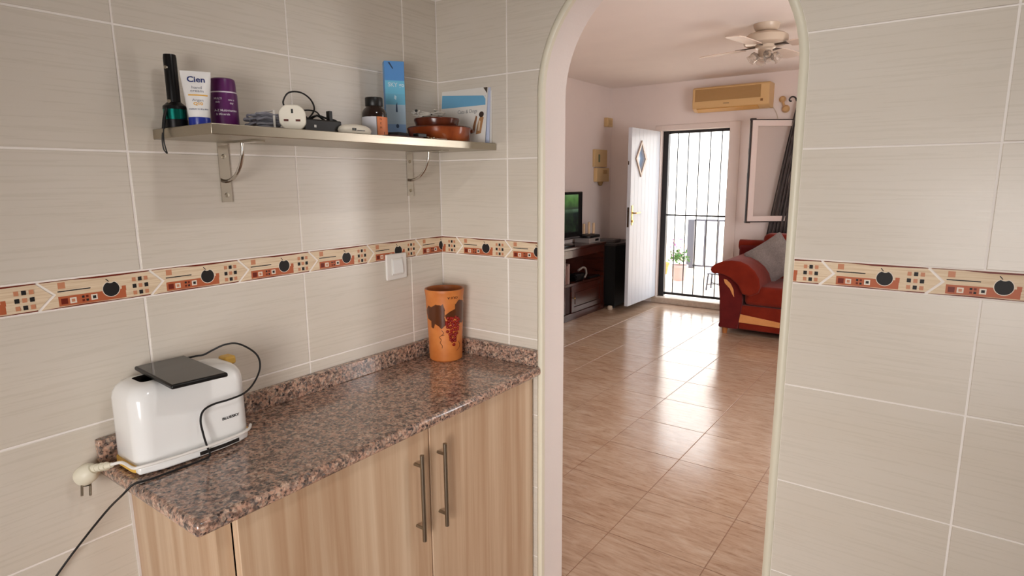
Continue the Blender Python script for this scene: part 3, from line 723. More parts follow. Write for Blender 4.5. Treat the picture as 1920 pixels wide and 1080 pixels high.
for a, b in zip(secs[:-1], secs[1:]): body.add(a+b, [(i, (i+1) % 28, 28+(i+1) % 28, 28+i) for i in range(28)])
body.add(secs[-1], [tuple(range(28))])
body.build('tube_body', TW, hc, smooth=True)
def tdepth(u, v):
    kn = [(.022, .0205, .0205), (.028, .0212, .0208), (.05, .0232, .0185), (.075, .0256, .013), (.098, .0278, .006), (.108, .0285, .0016), (.116, .029, .0014)]
    for (v0, w0, t0), (v1, w1, t1) in zip(kn[:-1], kn[1:]):
        if v <= v1: k = (v-v0)/(v1-v0); w, t = w0+(w1-w0)*k, t0+(t1-t0)*k; break
    return t*math.sqrt(max(0, 1-(u/w)**2))
def TF(v0): return lambda u, v, d: TB(u, v0+v, tdepth(u, v0+v)+.0004+d)
pr = MB(); text(pr, 'Cien', .0165, TF(.0985), 0, .0004, 1.1); pr.build('print', NAVY, hc)
pr = MB(); text(pr, 'medium to dry skin', .0042, TF(.038), 0, 0, 1.1); pr.build('print', NAVY, hc)
pr = MB(); text(pr, 'hand', .0085, TF(.082), 0, 0, 1.2); text(pr, 'cream', .0085, TF(.075), 0, 0, 1.2); text(pr, 'Argan', .0075, TF(.056), 0, 0, 1.2); pr.build('print', GREYT, hc)
pr = MB()
grid_decal(pr, lambda u, v: True, -.017, .0205, .065, .0692, .0014, lambda u, v, d: TB(u, v, tdepth(u, v)+.0005)); text(pr, 'Q10', .008, TF(.0485), 0, .0003, 1.2)
tag(pr.build('stripe', ORNG, hc), 'orange stripe')

# purple tub
jx, jy = .066, -.776
jr = thing('vitamin_tub', (jx, jy, SZ1), 'purple cylindrical tub with white lettering behind the cream tube', 'tub')
PURP = mat('deep_purple', (92, 26, 92), .35); WPR = mat('white_print', (226, 214, 226), .5)
MB().lathe([(0, 0), (.0275, 0), (.0288, .002), (.0288, .0085), (.0288, .078), (.0282, .0815)], (jx, jy, SZ1), 36, [1, 1, 1, 0, 0]).build('tub_body', [PURP, mat('tub_base_white', (226, 206, 220), .4)], jr, smooth=True)
MB().lathe([(.0278, .0815), (.0278, .084), (.0272, .0845), (.0268, .104), (.0255, .111), (.022, .1135), (0, .114)], (jx, jy, SZ1), 36, [1, 1, 0, 0, 0, 0]).build('lid', [PURP, WPR], jr, smooth=True)
ja = math.atan2(-1.531-jy, 1.409-jx); jf = cylmap((jx, jy, SZ1), .0288, ja)
pr = MB(); o_ = lambda du, dv: (lambda u, v, d: jf(du+u, dv+v, d))
text(pr, 'A-Z Multivitamins', .0068, o_(.003, .043), 0, .0001); text(pr, '& Minerals', .0068, o_(-.004, .035), 0, .0001)
text(pr, 'MULTI', .0062, o_(-.012, .068), 0, 0); text(pr, 'daily', .0056, o_(-.013, .061), 0, 0); text(pr, 'one a', .0062, o_(.016, .066), 0, 0); text(pr, 'day', .0062, o_(.016, .059), 0, 0)
grid_decal(pr, lambda u, v: True, -.024, .027, .0275, .0289, .0014, jf); grid_decal(pr, lambda u, v: True, -.0139, -.0125, .003, .08, .0014, jf)
grid_decal(pr, lambda u, v: True, .010, .024, .002, .0145, .0014, jf)
pr.build('print', WPR, jr)

# coiled grey cable
cl = thing('cable_bundle', (.13, -.715, SZ1), 'grey flat cable coiled and tied beside the white plug', 'cable')
GC = mat('grey_cable', (136, 136, 146), .5); rc_ = random.Random(11); cm = MB()
for k in range(12):
    lay = k // 3; zc = SZ1+.0045+.0095*lay; xo = .105+.022*(k % 3)
    hl, hw = .040+rc_.uniform(-.006, .004)-.003*lay, .0105+rc_.uniform(-.002, .003)
    cm.tube([(xo+hw*math.sin(a)+rc_.uniform(-.001, .001), -.718+hl*math.cos(a)*(1.0 if abs(math.cos(a)) > .3 else .8), zc+rc_.uniform(-.0015, .0035)+.002*math.sin(a)) for a in [2*PI*q/12 for q in range(12)]], .0027, 7, smooth=3, closed=True)
cm.build('coil', GC, cl, smooth=True)
MB().box(.092, .164, -.7195, -.7145, SZ1+.043, SZ1+.0445).box(.163, .1645, -.7195, -.7145, SZ1+.001, SZ1+.0445).box(.092, .0935, -.7195, -.7145, SZ1+.001, SZ1+.0445).build('cable_tie', WHITEM, cl)

# round white adaptor plug
ax_, ay_ = .193, -.690
pd = Vector((.80, -.60, 0)).normalized(); prr = Vector((-pd.y, pd.x, 0))
ap = thing('plug_adaptor', (ax_, ay_, SZ1), 'round white plug with three slots standing on edge at the shelf front', 'plug')
def AP(u, v, d): p = Vector((ax_, ay_, SZ1+.0283))+prr*u+pd*d; return (p.x, p.y, p.z+v)
out = []
for i in range(32):
    a = 2*PI*i/32; r = .0292; u, v = r*math.cos(a), r*math.sin(a); out.append((max(-.0285, min(.0285, u*1.04)), max(-.0280, min(.0276, v*1.04))))
apb = MB().prism(out, AP, -.012, .010).build('plug_body', mat('ivory_plug', (236, 230, 214), .35), ap, bevel=.003, seg=3)
sl_ = MB(); sl_.prism(sq(-.0022, .009, .0045, .009), AP, .0101, .0104, 1)
for s_ in (-1, 1): sl_.prism(sq(.0125*s_-.005-.001, -.0085, .010, .0045), AP, .0101, .0104, 0)
sl_.build('socket_slots', [mat('brown_slot', (92, 40, 26), .6), mat('dark_slot_metal', (40, 42, 36), .5)], ap)

# black mains adapter with curled leads
pa = thing('power_adapter', (.15, -.59, SZ1), 'black power adapter with curled black leads on the shelf', 'adapter')
MB().box(.125, .185, -.655, -.548, SZ1, SZ1+.031).build('case', BLACKP, pa, bevel=.003)
MB().box(.15, .162, -.566, -.556, SZ1+.031, SZ1+.056).build('prong', BLACKP, pa, bevel=.001)
MB().tube([(.165, -.69, SZ1+.054), (.165, -.692, SZ1+.066), (.165, -.680, SZ1+.084), (.165, -.660, SZ1+.0905), (.165, -.637, SZ1+.088), (.165, -.617, SZ1+.075), (.165, -.610, SZ1+.055), (.16, -.622, SZ1+.036), (.155, -.628, SZ1+.032)], .0019, 8)\
    .tube([(.16, -.645, SZ1+.05), (.16, -.62, SZ1+.053), (.16, -.60, SZ1+.050), (.158, -.588, SZ1+.040), (.155, -.575, SZ1+.034)], .0018, 8)\
    .tube([(.13, -.60, SZ1+.034), (.14, -.585, SZ1+.045), (.15, -.57, SZ1+.040), (.16, -.555, SZ1+.036), (.165, -.545, SZ1+.03), (.17, -.538, SZ1+.012)], .0024, 8)\
    .tube([(.14, -.64, SZ1+.033), (.14, -.625, SZ1+.045), (.14, -.61, SZ1+.036), (.145, -.59, SZ1+.044), (.15, -.575, SZ1+.035)], .002, 8).build('lead', BLACKR, pa, smooth=True)
MB().box(.1851, .1854, -.628, -.622, SZ1+.012, SZ1+.018).build('rating_mark', WHITEM, pa)

# white oval thermometer case
oc = thing('oval_case', (.188, -.512, SZ1), 'flat white oval fob with small print lying at the shelf edge', 'case')
ov = MB(); cs_ = []
for v, k in [(.000, .80), (.004, .95), (.011, 1.0), (.018, .92), (.0235, .7), (.026, .3)]:
    cs_.append([(.188+.024*k*math.cos(2*PI*i/32), -.512+.050*k*math.sin(2*PI*i/32), SZ1+v) for i in range(32)])
for a, b in zip(cs_[:-1], cs_[1:]): ov.add(a+b, [(i, (i+1) % 32, 32+(i+1) % 32, 32+i) for i in range(32)])
ov.add(cs_[-1], [tuple(range(32))]); ov.add(cs_[0], [tuple(range(32))]); ov.build('case_body', mat('ivory_case', (236, 228, 212), .3), oc, smooth=True)
pr = MB()
for k, (u, w) in enumerate([(-.027, .004), (-.021, .006), (-.012, .024)]): pr.box(.2123, .2128, -.512+u, -.512+u+w, SZ1+.009, SZ1+(.015 if k < 2 else .0108))
pr.build('print', BLACKP, oc)

# brown bottle with black cap
bx_, by_ = .135, -.398
bo = thing('pill_bottle', (bx_, by_, SZ1), 'dark brown pill bottle with black cap and white and orange label', 'bottle')
BRN = mat('dark_brown_plastic', (36, 22, 18), .15, coat=.3); LBW = mat('pale_label', (206, 206, 212), .5); LBO = mat('orange_label', (222, 132, 86), .5)
BR = .0332
MB().lathe([(0, 0), (.031, 0), (BR, .003), (BR, .060), (.0325, .066), (.029, .074), (.0225, .080), (.0215, .083), (0, .083)], (bx_, by_, SZ1), 40).build('bottle_body', BRN, bo, smooth=True)
MB().lathe([(.0225, .0832), (.0232, .085), (.0232, .103), (.0222, .1055), (0, .106)], (bx_, by_, SZ1), 36).build('cap', BLACKP, bo, smooth=True)
ba = math.atan2(-1.531-by_, 1.409-bx_); bf = cylmap((bx_, by_, SZ1), BR, ba)
pr = MB(); grid_decal(pr, lambda u, v: True, -.056, .006, .006, .0545, .00242, bf, 0); pr.build('label', LBW, bo)
pr = MB(); grid_decal(pr, lambda u, v: True, .006, .05, .006, .0545, .00242, bf, 0); tag(pr.build('label', LBO, bo), 'orange half of the label')
pr = MB(); b2 = lambda du, dv: (lambda u, v, d: bf(du+u, dv+v, d+.0003))
rt = random.Random(2)
for k in range(9):
    L_ = .018+rt.uniform(-.006, .006); grid_decal(pr, lambda u, v: True, -.034, -.034+L_, .0475-.0045*k, .0482-.0045*k, .0007, lambda u, v, d: bf(u, v, .0003))
text(pr, 'N', .008, b2(.016, .048)); text(pr, 'E', .008, b2(.016, .037)); text(pr, 'M', .008, b2(.016, .026)); text(pr, 'I', .008, b2(.026, .012), 0, .0006)
pr.build('print', mat('brown_print', (132, 70, 48), .5), bo)

# blue carton
bc = thing('blue_carton', (.060, -.252, SZ1), 'tall slim blue carton with a sky picture standing behind the pill bottle', 'carton')
cn = Vector((.82, -.57, 0)).normalized(); cr_ = Vector((-cn.y, cn.x, 0)); cc_ = Vector((.060, -.252, SZ1))
MB().obox(cc_+Vector((0, 0, .113)), cr_*.0285, cn*.017, (0, 0, .113)).build('box', mat('carton_blue', (96, 158, 214), .4), bc, bevel=.001)
def CF(u, v, d): p = cc_+cr_*(u*.9)+cn*(.0172+d); return (p.x, p.y, SZ1+v)
pr = MB()
for z0_, z1_, col in ((.002, .05, (130, 164, 206)), (.05, .105, (164, 190, 212)), (.105, .135, (110, 182, 216)), (.135, .172, (112, 194, 226)), (.172, .224, (86, 148, 214))):
    pr.flat(sq(-.0312, z0_, .0624, z1_-z0_), CF, 0, len(set()) if False else [.002, .05, .105, .135, .172].index(z0_))
pr.build('front_print', [mat('carton_band_%s' % n_, c_, .4) for n_, c_ in (('haze', (130, 164, 206)), ('cloud', (170, 194, 212)), ('horizon', (110, 184, 216)), ('aqua', (112, 194, 226)), ('azure', (86, 148, 214)))], bc)
pr = MB(); text(pr, 'SKY go', .016, lambda u, v, d: CF(u+.004, .160+v, d+.0003), 0, .0003, 1.1); pr.build('print', mat('carton_lettering', (206, 230, 242), .5), bc); pr = MB()
pr.flat([(-.004, .122), (.002, .118), (.004, .128), (-.002, .132)], CF, .0003); pr.build('cloud_mark', mat('carton_white', (196, 226, 240), .5), bc)
CNAVY = mat('carton_navy', (40, 62, 96), .5)
for poly_ in ([(.0, .085), (.006, .084), (.005, .112), (.001, .104)], [(-.02, .222), (-.006, .204), (-.003, .205), (-.014, .222)], [(.004+.005*math.cos(t*.7), .045+.006*math.sin(t*.7)) for t in range(9)]):
    MB().flat(poly_, CF, .0004).build('figure_print', CNAVY, bc)

# two stacked clay dishes
dx_, dy_ = .140, -.150
d1 = thing('clay_dish', (dx_, dy_, SZ1), 'large brown glazed clay dish standing on the shelf near the corner', 'dish')
MB().lathe([(0, 0), (.086, 0), (.090, .004), (.094, .030), (.0965, .040), (.094, .0435), (.089, .041), (.085, .012), (0, .008)], (dx_, dy_, SZ1), 48, [0, 0, 0, 0, 1, 1, 1, 1]).build('bowl', [GLAZE, GLAZED], d1, smooth=True)
for a in (.9, .9+PI):
    c = Vector((dx_+.093*math.cos(a), dy_+.093*math.sin(a), SZ1+.033)); t_ = Vector((-math.sin(a), math.cos(a), 0)); n_ = Vector((math.cos(a), math.sin(a), 0))
    if a < 2: MB().tube([c-t_*.02, c-t_*.012+n_*.007, c+t_*.012+n_*.007, c+t_*.02], .005, 8).build('lug', GLAZED, d1, smooth=True)
d2 = thing('clay_dish', (dx_-.004, dy_-.006, SZ1+.013), 'smaller dark clay dish nested inside the larger glazed dish', 'dish')
MB().lathe([(0, 0), (.056, 0), (.060, .004), (.064, .040), (.068, .050), (.067, .055), (.062, .053), (.056, .01), (0, .007)], (dx_-.004, dy_-.006, SZ1+.0135), 44).build('bowl', GLAZED, d2, smooth=True)
MB().obox((dx_+.048, dy_-.042, SZ1+.060), (.003, .004, 0), (.0006, -.0005, 0), (0, 0, .004)).build('sticker', WHITEM, d2)
# tangle of clear earphones in the dish
ec = MB(); re_ = random.Random(21)
for j in range(5):
    pts = [(dx_-.02+re_.uniform(-.035, .03), dy_-.02+re_.uniform(-.05, .05), SZ1+.067+re_.uniform(0, .026)) for _ in range(9)]
    ec.tube(pts, .0013, 6)
ep = thing('clear_cord', (dx_-.02, dy_-.02, SZ1+.06), 'tangled clear white cord lying in the upper clay dish', 'cord')
ec.build('cord', mat('clear_white_cord', (206, 200, 190), .2), ep, smooth=True)
for p in ((dx_-.02, dy_-.075, SZ1+.088), (dx_-.0, dy_-.035, SZ1+.080)): MB().lathe([(0, -.004), (.004, -.002), (.004, .003), (0, .0045)], p, 10).build('bud', BLACKP, ep, smooth=True)
# keys, dark case and red card on the shelf
ky = thing('key_bunch', (.218, -.272, SZ1), 'small bunch of steel keys at the front edge of the shelf', 'keys')
km = MB().tube([(.218+.011*math.cos(a), -.272+.011*math.sin(a), SZ1+.004+.002*math.sin(2*a)) for a in [2*PI*i/12 for i in range(12)]], .0011, 6, closed=True); km.build('key_ring', CHROME, ky, smooth=True)
for k, (a, zz) in enumerate(((.4, .0025), (1.1, .0045), (2.4, .0065))):
    d = Vector((math.cos(a+1), math.sin(a+1), 0)); w = Vector((-d.y, d.x, 0)); c0 = Vector((.218, -.272, SZ1+zz))+d*.009
    kk = MB().obox(c0+d*.030, d*.017, w*.0032, (0, 0, .001)); kk.lathe([(.0, -.001), (.009, -.001), (.009, .001), (0, .001)], c0+d*.005, 14)
    kk.build('key', CHROME if k != 1 else BRASS, ky)
MB().obox((.205, -.300, SZ1+.0095), (.010, 0, 0), (0, .017, 0), (0, 0, .0055)).build('key_fob', BLACKP, ky, bevel=.002)
dc = tag(MB().obox((.130, -.318, SZ1+.010), (.024, .008, 0), (-.009, .028, 0), (0, 0, .0098)).build('spectacle_case', mat('dark_grey_felt', (44, 42, 44), .8), None, bevel=.004, org=(.15, -.318, SZ1)), 'small dark grey pouch between the pill bottle and the clay dish', 'pouch')
tag(MB().box(.186, .236, -.44, -.318, SZ1, SZ1+.0035).build('card_wallet', mat('dark_red_leather', (62, 20, 16), .5), None, bevel=.001, org=(.21, -.36, SZ1)), 'thin dark red wallet lying in front of the pill bottle', 'wallet')

# leaflets leaning in the corner
def LF(x0, x1, y0, y1, zt, name, m_, label):
    # sheet leaning on the back wall: bottom at y0, top at y1
    o = MB().add([(x0, y0, SZ1), (x1, y0, SZ1), (x1, y1, SZ1+zt), (x0, y1, SZ1+zt), (x0, y0+.0008, SZ1), (x1, y0+.0008, SZ1), (x1, y1+.0008, SZ1+zt), (x0, y1+.0008, SZ1+zt)],
                 [(0, 1, 2, 3), (4, 7, 6, 5), (0, 4, 5, 1), (1, 5, 6, 2), (2, 6, 7, 3), (3, 7, 4, 0)]).build(name, m_, None, org=((x0+x1)/2, y0, SZ1))
    return tag(o, label, 'leaflet')
PAPER = mat('white_paper', (232, 228, 222), .6)
lf1 = LF(.022, .214, -.024, -.004, .172, 'leaflet', PAPER, 'white pet leaflet with blue band leaning in the corner of the shelf')
def LP_(u, v, d): t_ = v/.172; return (.118+u, -.0243-d*.98+.02*t_, SZ1+v)
pr = MB(); pr.flat([(-.093, .118), (.090, .118), (.088, .146), (-.093, .160)], LP_, .0004, 0)
pr.flat([(.062, .168), (.094, .130), (.095, .134), (.066, .170)], LP_, .0005, 1); pr.flat([(.078, .171), (.094, .171), (.094, .152)], LP_, .0005, 2)
pr.build('print', [mat('leaflet_blue', (112, 174, 212), .5), PAPER, mat('leaflet_dark', (74, 62, 52), .5)], lf1)
pr = MB(); text(pr, 'Cats & Dogs', .016, lambda u, v, d: LP_(u+.018, .102+v, .0006+d)); pr.build('print', mat('leaflet_grey', (150, 150, 150), .5), lf1)
pr = MB()
pr.flat([(.044, .034), (.052, .036), (.056, .062), (.060, .083), (.054, .088), (.050, .075), (.044, .055)], LP_, .0005, 0)
pr.flat([(.058, .030), (.078, .032), (.082, .060), (.086, .080), (.076, .086), (.068, .078), (.062, .058)], LP_, .0005, 1)
pr.flat([(.076+.010*math.cos(t*.63), .090+.009*math.sin(t*.63)) for t in range(10)], LP_, .0006, 2); pr.flat([(.064, .04), (.072, .04), (.074, .07), (.068, .072)], LP_, .0007, 3)
pr.build('dog_print', [mat('dog_brown', (150, 104, 70), .6), mat('dog_tan', (178, 130, 86), .6), mat('dog_dark', (60, 44, 36), .6), mat('dog_cream', (222, 200, 172), .6)], lf1)
lf2 = LF(.03, .222, -.012, -.002, .170, 'leaflet', mat('pale_blue_paper', (196, 204, 226), .6), 'pale blue leaflet tucked behind the pet leaflet')
lf3 = LF(.036, .226, -.0058, -.0012, .160, 'leaflet', PAPER, 'white sheet furthest back of the leaflets in the corner')

# ------------------------------------------------------------------ living room furniture
MAHO = m_wood('dark_mahogany', (44, 18, 12), (78, 34, 24), .25, (4, 4, 40)); MAHOT = m_wood('dark_mahogany_top', (40, 18, 14), (66, 30, 22), .2, (30, 3, 3))
cx0, cx1, cy0, cy1, cz1 = -2.09, -1.815, 3.0, 4.745, .795
tv_ = thing('tv_cabinet', (-1.95, 3.87, 0), 'dark mahogany television cabinet with open shelf over panelled doors', 'cabinet')
MB().box(cx0, cx1+.015, cy0, cy1+.015, cz1-.03, cz1).build('top', MAHOT, tv_, bevel=.006)
MB().box(cx0, cx1, cy1-.03, cy1, .05, cz1-.03).build('side_panel', MAHO, tv_); MB().box(cx0, cx1, cy0, cy0+.03, .05, cz1-.03).build('side_panel', MAHO, tv_)
MB().box(cx0, cx1+.008, cy0, cy1+.008, 0, .075).build('plinth', MAHO, tv_, bevel=.004)
MB().box(cx1-.02, cx1, cy0+.03, cy1-.03, cz1-.115, cz1-.03).build('frieze', MAHO, tv_, bevel=.003)
MB().box(cx0+.01, cx1, cy0+.03, cy1-.03, .375, .40).build('shelf', MAHO, tv_); MB().box(cx0, cx0+.01, cy0+.03, cy1-.03, .075, cz1-.03).build('back_panel', MAHO, tv_)
MB().box(cx0+.01, cx1-.01, 3.86, 3.885, .40, cz1-.115).build('divider', MAHO, tv_)
ym = [cy0+.03, 3.46, 3.95, cy1-.03]
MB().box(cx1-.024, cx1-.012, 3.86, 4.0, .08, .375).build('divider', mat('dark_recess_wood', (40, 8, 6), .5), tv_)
for a, b in ((3.05, 3.44), (3.46, 3.87), (4.0, 4.705)):
    d = MB().box(cx1-.018, cx1, a, a+.055, .08, .37).box(cx1-.018, cx1, b-.055, b, .08, .37).box(cx1-.018, cx1, a+.055, b-.055, .08, .135).box(cx1-.018, cx1, a+.055, b-.055, .315, .37).build('door', MAHO, tv_, bevel=.003)
    MB().box(cx1-.016, cx1-.010, a+.055, b-.055, .135, .315).box(cx1-.012, cx1-.004, a+.09, b-.09, .16, .29).build('door_panel', MAHO, d, bevel=.003)
    MB().lathe([(.004, 0), (.004, .012), (.01, .018), (.008, .026), (0, .028)], (cx1, a+.03, .24), 12, axis=(1, 0, 0)).build('knob', BRASS, d, smooth=True)
# books and camera on the cabinet shelf
for k, (y, w, h, col, lab) in enumerate([(3.93, .028, .20, (126, 92, 84), 'mauve-brown book standing on the cabinet shelf, second from the divider'), (3.895, .03, .21, (96, 60, 54), 'dark brown book standing against the divider on the cabinet shelf'), (3.965, .035, .215, (150, 122, 114), 'pale spined book at the right end of the row on the cabinet shelf')]):
    b = thing('book', (-1.9, y+w/2, .40), lab, 'book', 'books on the cabinet shelf')
    MB().box(-1.98, -1.84, y, y+w, .40, .40+h).build('cover', mat('book_cover_%s' % 'abc'[k], col, .5), b, bevel=.002)
    MB().box(-1.985, -1.98, y+.003, y+w-.003, .404, .397+h).build('pages', PAPER, b)
cmr = thing('camcorder', (-1.9, 4.30, .40), 'grey and black video camera lying on the open cabinet shelf', 'camera')
MB().box(-1.96, -1.86, 4.16, 4.36, .40, .475).build('body', BLACKP, cmr, bevel=.01)
MB().tube([(-1.85, 4.20, .52), (-1.85, 4.30, .54), (-1.85, 4.36, .52), (-1.85, 4.38, .46), (-1.85, 4.34, .42)], .012, 8).build('grip_strap', mat('grey_strap', (132, 126, 120), .5), cmr, smooth=True)
MB().cyl((-1.87, 4.16, .44), (-1.87, 4.12, .44), .03).build('lens', BLACKG, cmr)
rm = tag(MB().box(-1.865, -1.82, 4.42, 4.66, .4, .418).build('remote_control', BLACKP, None, bevel=.004, org=(-1.84, 4.5, .4)), 'black remote control on the cabinet shelf beside the video camera', 'remote')
# television
tvt = thing('television', (-1.95, 3.98, cz1), 'black flat television standing on the mahogany cabinet', 'television')
PIANO = mat('piano_black', (12, 12, 13), .12)
MB().box(-1.985, -1.935, 3.53, 4.43, .86, 1.375).build('bezel', PIANO, tvt, bevel=.008)
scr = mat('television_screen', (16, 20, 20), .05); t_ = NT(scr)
t_.b.inputs['Emission Strength'].default_value = .5  # green glow painted as emission in place of a window's reflection
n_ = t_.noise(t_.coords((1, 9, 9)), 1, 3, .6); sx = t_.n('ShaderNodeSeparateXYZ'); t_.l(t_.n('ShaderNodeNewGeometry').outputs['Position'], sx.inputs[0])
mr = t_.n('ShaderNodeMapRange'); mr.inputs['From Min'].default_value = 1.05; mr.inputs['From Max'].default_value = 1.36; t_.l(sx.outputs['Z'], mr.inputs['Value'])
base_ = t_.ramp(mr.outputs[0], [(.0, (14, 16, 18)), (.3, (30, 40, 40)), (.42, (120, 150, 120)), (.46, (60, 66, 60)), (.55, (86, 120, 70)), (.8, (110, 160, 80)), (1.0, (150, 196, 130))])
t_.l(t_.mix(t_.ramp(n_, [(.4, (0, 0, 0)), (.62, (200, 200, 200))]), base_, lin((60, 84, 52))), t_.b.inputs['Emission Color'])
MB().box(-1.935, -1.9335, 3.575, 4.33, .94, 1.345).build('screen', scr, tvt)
MB().box(-1.99, -1.86, 3.82, 4.14, cz1, cz1+.016).box(-1.97, -1.945, 3.93, 4.03, cz1+.016, .87).build('stand', PIANO, tvt, bevel=.004)
tag(MB().box(-1.935, -1.925, 3.6, 4.36, .87, .885).build('speaker_strip', mat('silver_trim', (190, 190, 196), .25, metal=1), tvt), 'silver strip below the screen')
# set-top box, phone base and candles
sb = thing('set_top_box', (-1.95, 4.58, cz1), 'silver set-top box under the black router on the cabinet', 'box')
MB().box(-2.06, -1.86, 4.47, 4.72, cz1, cz1+.055).build('case', mat('silver_plastic', (158, 150, 146), .4), sb, bevel=.004); MB().box(-1.86, -1.859, 4.6, 4.68, cz1+.015, cz1+.04).build('display', BLACKG, sb)
rt_ = thing('router', (-1.95, 4.58, cz1+.055), 'black rounded router lying on the silver set-top box', 'router')
MB().prism(rrect(-2.05, -1.85, 4.45, 4.74, .06), XY, cz1+.0555, cz1+.085).build('case', BLACKP, rt_, bevel=.008); MB().prism(rrect(-2.0, -1.9, 4.50, 4.69, .04), XY, cz1+.0855, cz1+.095).build('lid', mat('dark_grey_plastic', (60, 56, 54), .3), rt_, bevel=.003)
WAX = mat('cream_wax', (226, 196, 158), .5)
for k, (y, h) in enumerate(((4.53, .075), (4.58, .11), (4.625, .13), (4.665, .12))):
    cxx = (-2.035, -1.998, -1.958, -1.918)[k]
    c = thing('candle', (cxx, y, cz1+.095), ['shortest cream candle on the black router, nearest the television', 'second cream candle from the television on the black router', 'tallest cream candle on the black router', 'cream candle at the far end of the row on the black router'][k], 'candle', 'candles on the router')
    MB().lathe([(0, 0), (.015, 0), (.015, h), (.006, h+.003), (0, h+.001)], (cxx, y, cz1+.0955), 14).build('wax', WAX, c, smooth=True)
    MB().cyl((cxx, y, cz1+.095+h), (cxx, y, cz1+.105+h), .0012, n=6).build('wick', BLACKP, c)
# black side cabinet behind the door
bs = thing('black_side_cabinet', (-1.93, 5.05, 0), 'plain black low cabinet in the corner behind the open door', 'cabinet')
MB().box(-2.085, -1.70, 4.80, 5.38, .03, .74).build('case', mat('matt_black', (9, 8, 8), .6), bs); MB().box(-2.088, -1.69, 4.79, 5.39, .74, .765).build('top', mat('charcoal_top', (52, 46, 44), .4), bs, bevel=.003)
for x in (-2.05, -1.74):
    for y in (4.84, 5.34): MB().box(x-.02, x+.02, y-.02, y+.02, 0, .03).build('foot', BLACKP, bs)
tag(MB().box(-2.02, -1.78, 4.92, 5.10, .765, .80).build('cable_box', mat('grey_box_plastic', (96, 90, 88), .5), None, bevel=.006, org=(-1.9, 5, .765)), 'small flat grey box on the black corner cabinet', 'box')
tag(MB().lathe([(0, 0), (.028, 0), (.032, .01), (.032, .03), (.022, .045), (0, .047)], (-1.72, 4.73, 0), 16).build('door_stop', mat('pale_rubber', (196, 180, 160), .6), None, smooth=True, org=(-1.72, 4.73, 0)), 'small pale round door stop on the floor by the mahogany cabinet', 'door stop')

# sofa
RED = m_fabric('rust_red_velour', (108, 30, 17), (130, 43, 26)); MARO = m_fabric('maroon_velour', (86, 24, 24), (104, 33, 31)); TAN = m_fabric('tan_velour', (206, 140, 84), (220, 156, 98))
SX0 = -.38; so = thing('sofa', (.43, 4.8, 0), 'rust red sofa with scrolled arms and tan inserts in front of the window', 'sofa')
mid = .43
def mirror(poly): return [(2*mid-u, v) for u, v in poly]
panel = [(-.335, .06), (-.345, .075), (-.335, .11), (-.345, .35), (-.372, .60), (-.30, .59), (-.24, .565), (-.17, .50), (-.135, .44), (-.13, .30), (-.16, .06)]
pad = [(-.42, .605), (-.437, .625), (-.43, .655), (-.39, .69), (-.32, .722), (-.24, .735), (-.155, .73), (-.085, .70), (-.02, .645), (.02, .58), (.035, .50), (.02, .44), (-.06, .40), (-.125, .42), (-.165, .50), (-.235, .56), (-.30, .588), (-.37, .60), (-.395, .592)]
ins_ = [(-.312, .545), (-.285, .54), (-.245, .505), (-.215, .45), (-.205, .375), (-.222, .40), (-.25, .455), (-.30, .505)]
for fn_ in (lambda p: p, mirror):
    a = MB().prism(fn_(panel), XZ, 4.345, 5.22).build('arm_panel', MARO, so, bevel=.012)
    MB().prism(fn_(ins_), XZ, 4.338, 4.346).build('tan_inlay', TAN, a, bevel=.002)
    MB().prism(fn_(pad), XZ, 4.30, 5.18).build('arm_pad', RED, so, bevel=.028, seg=4)
MB().box(-.16, 2*mid+.16, 4.365, 5.24, .06, .30).build('front_rail', RED, so, bevel=.012)
tag(MB().prism([(-.165, .213), (.22, .172), (.22, .122), (-.17, .13)], XZ, 4.355, 4.368).build('rail_inlay', TAN, so, bevel=.003), 'tan wedge inlay')
tag(MB().prism(mirror([(-.165, .213), (.22, .172), (.22, .122), (-.17, .13)]), XZ, 4.355, 4.368).build('rail_inlay', TAN, so, bevel=.003), 'tan wedge inlay')
for a, b in ((-.115, mid-.003), (mid+.003, 2*mid+.115)): MB().box(a, b, 4.35, 5.05, .305, .495).build('seat_cushion', RED, so, bevel=.045, seg=4)
MB().box(-.40, 2*mid+.40, 5.12, 5.30, .30, .80).build('back_frame', MARO, so, bevel=.03, seg=3)
MB().tube([(-.41, 5.20, .80), (mid, 5.20, .80), (2*mid+.41, 5.20, .80)], .055, 16, smooth=0).build('back_roll', RED, so, smooth=True)
for a, b in ((-.13, mid-.005), (mid+.005, 2*mid+.13)): MB().box(a, b, 4.98, 5.18, .47, .945).build('back_cushion', RED, so, bevel=.06, seg=4)
for x in (-.29, 2*mid+.29):
    for y in (4.39, 5.17): MB().lathe([(.022, 0), (.032, .062)], (x, y, 0), 14).build('foot', m_wood('orange_beech', (150, 90, 44), (182, 116, 62)), so)
# grey cushion
cu = thing('grey_cushion', (.04, 4.74, .50), 'plain grey scatter cushion resting on the sofa seat against the left arm', 'cushion')
GREYF = m_fabric('grey_crushed_cloth', (120, 112, 108), (146, 138, 134), 90)
e1 = Vector((.80, .10, .59)).normalized(); e2 = Vector((.62, .18, -.76)); e2 = (e2-e1*e2.dot(e1)).normalized(); e3 = e1.cross(e2)
if e3.y > 0: e3 = -e3
cc = Vector((-.244, 4.70, .758))+(e1+e2)*.205; nq = 10; pm = MB(); top_, bot_ = [], []
rk = random.Random(4)
for i in range(nq+1):
    for j in range(nq+1):
        a, b = 2*i/nq-1, 2*j/nq-1; th = .062*((1-a**4)*(1-b**4))**.55+.004; pin = 1-.07*(1-abs(a*b))*(a*a+b*b)/2
        p = cc+e1*a*.205*(1-.06*(1-b*b)*abs(a))+e2*b*.205*(1-.06*(1-a*a)*abs(b)); wv = rk.uniform(-.004, .004)
        top_.append(p+e3*(th+wv)); bot_.append(p-e3*th)
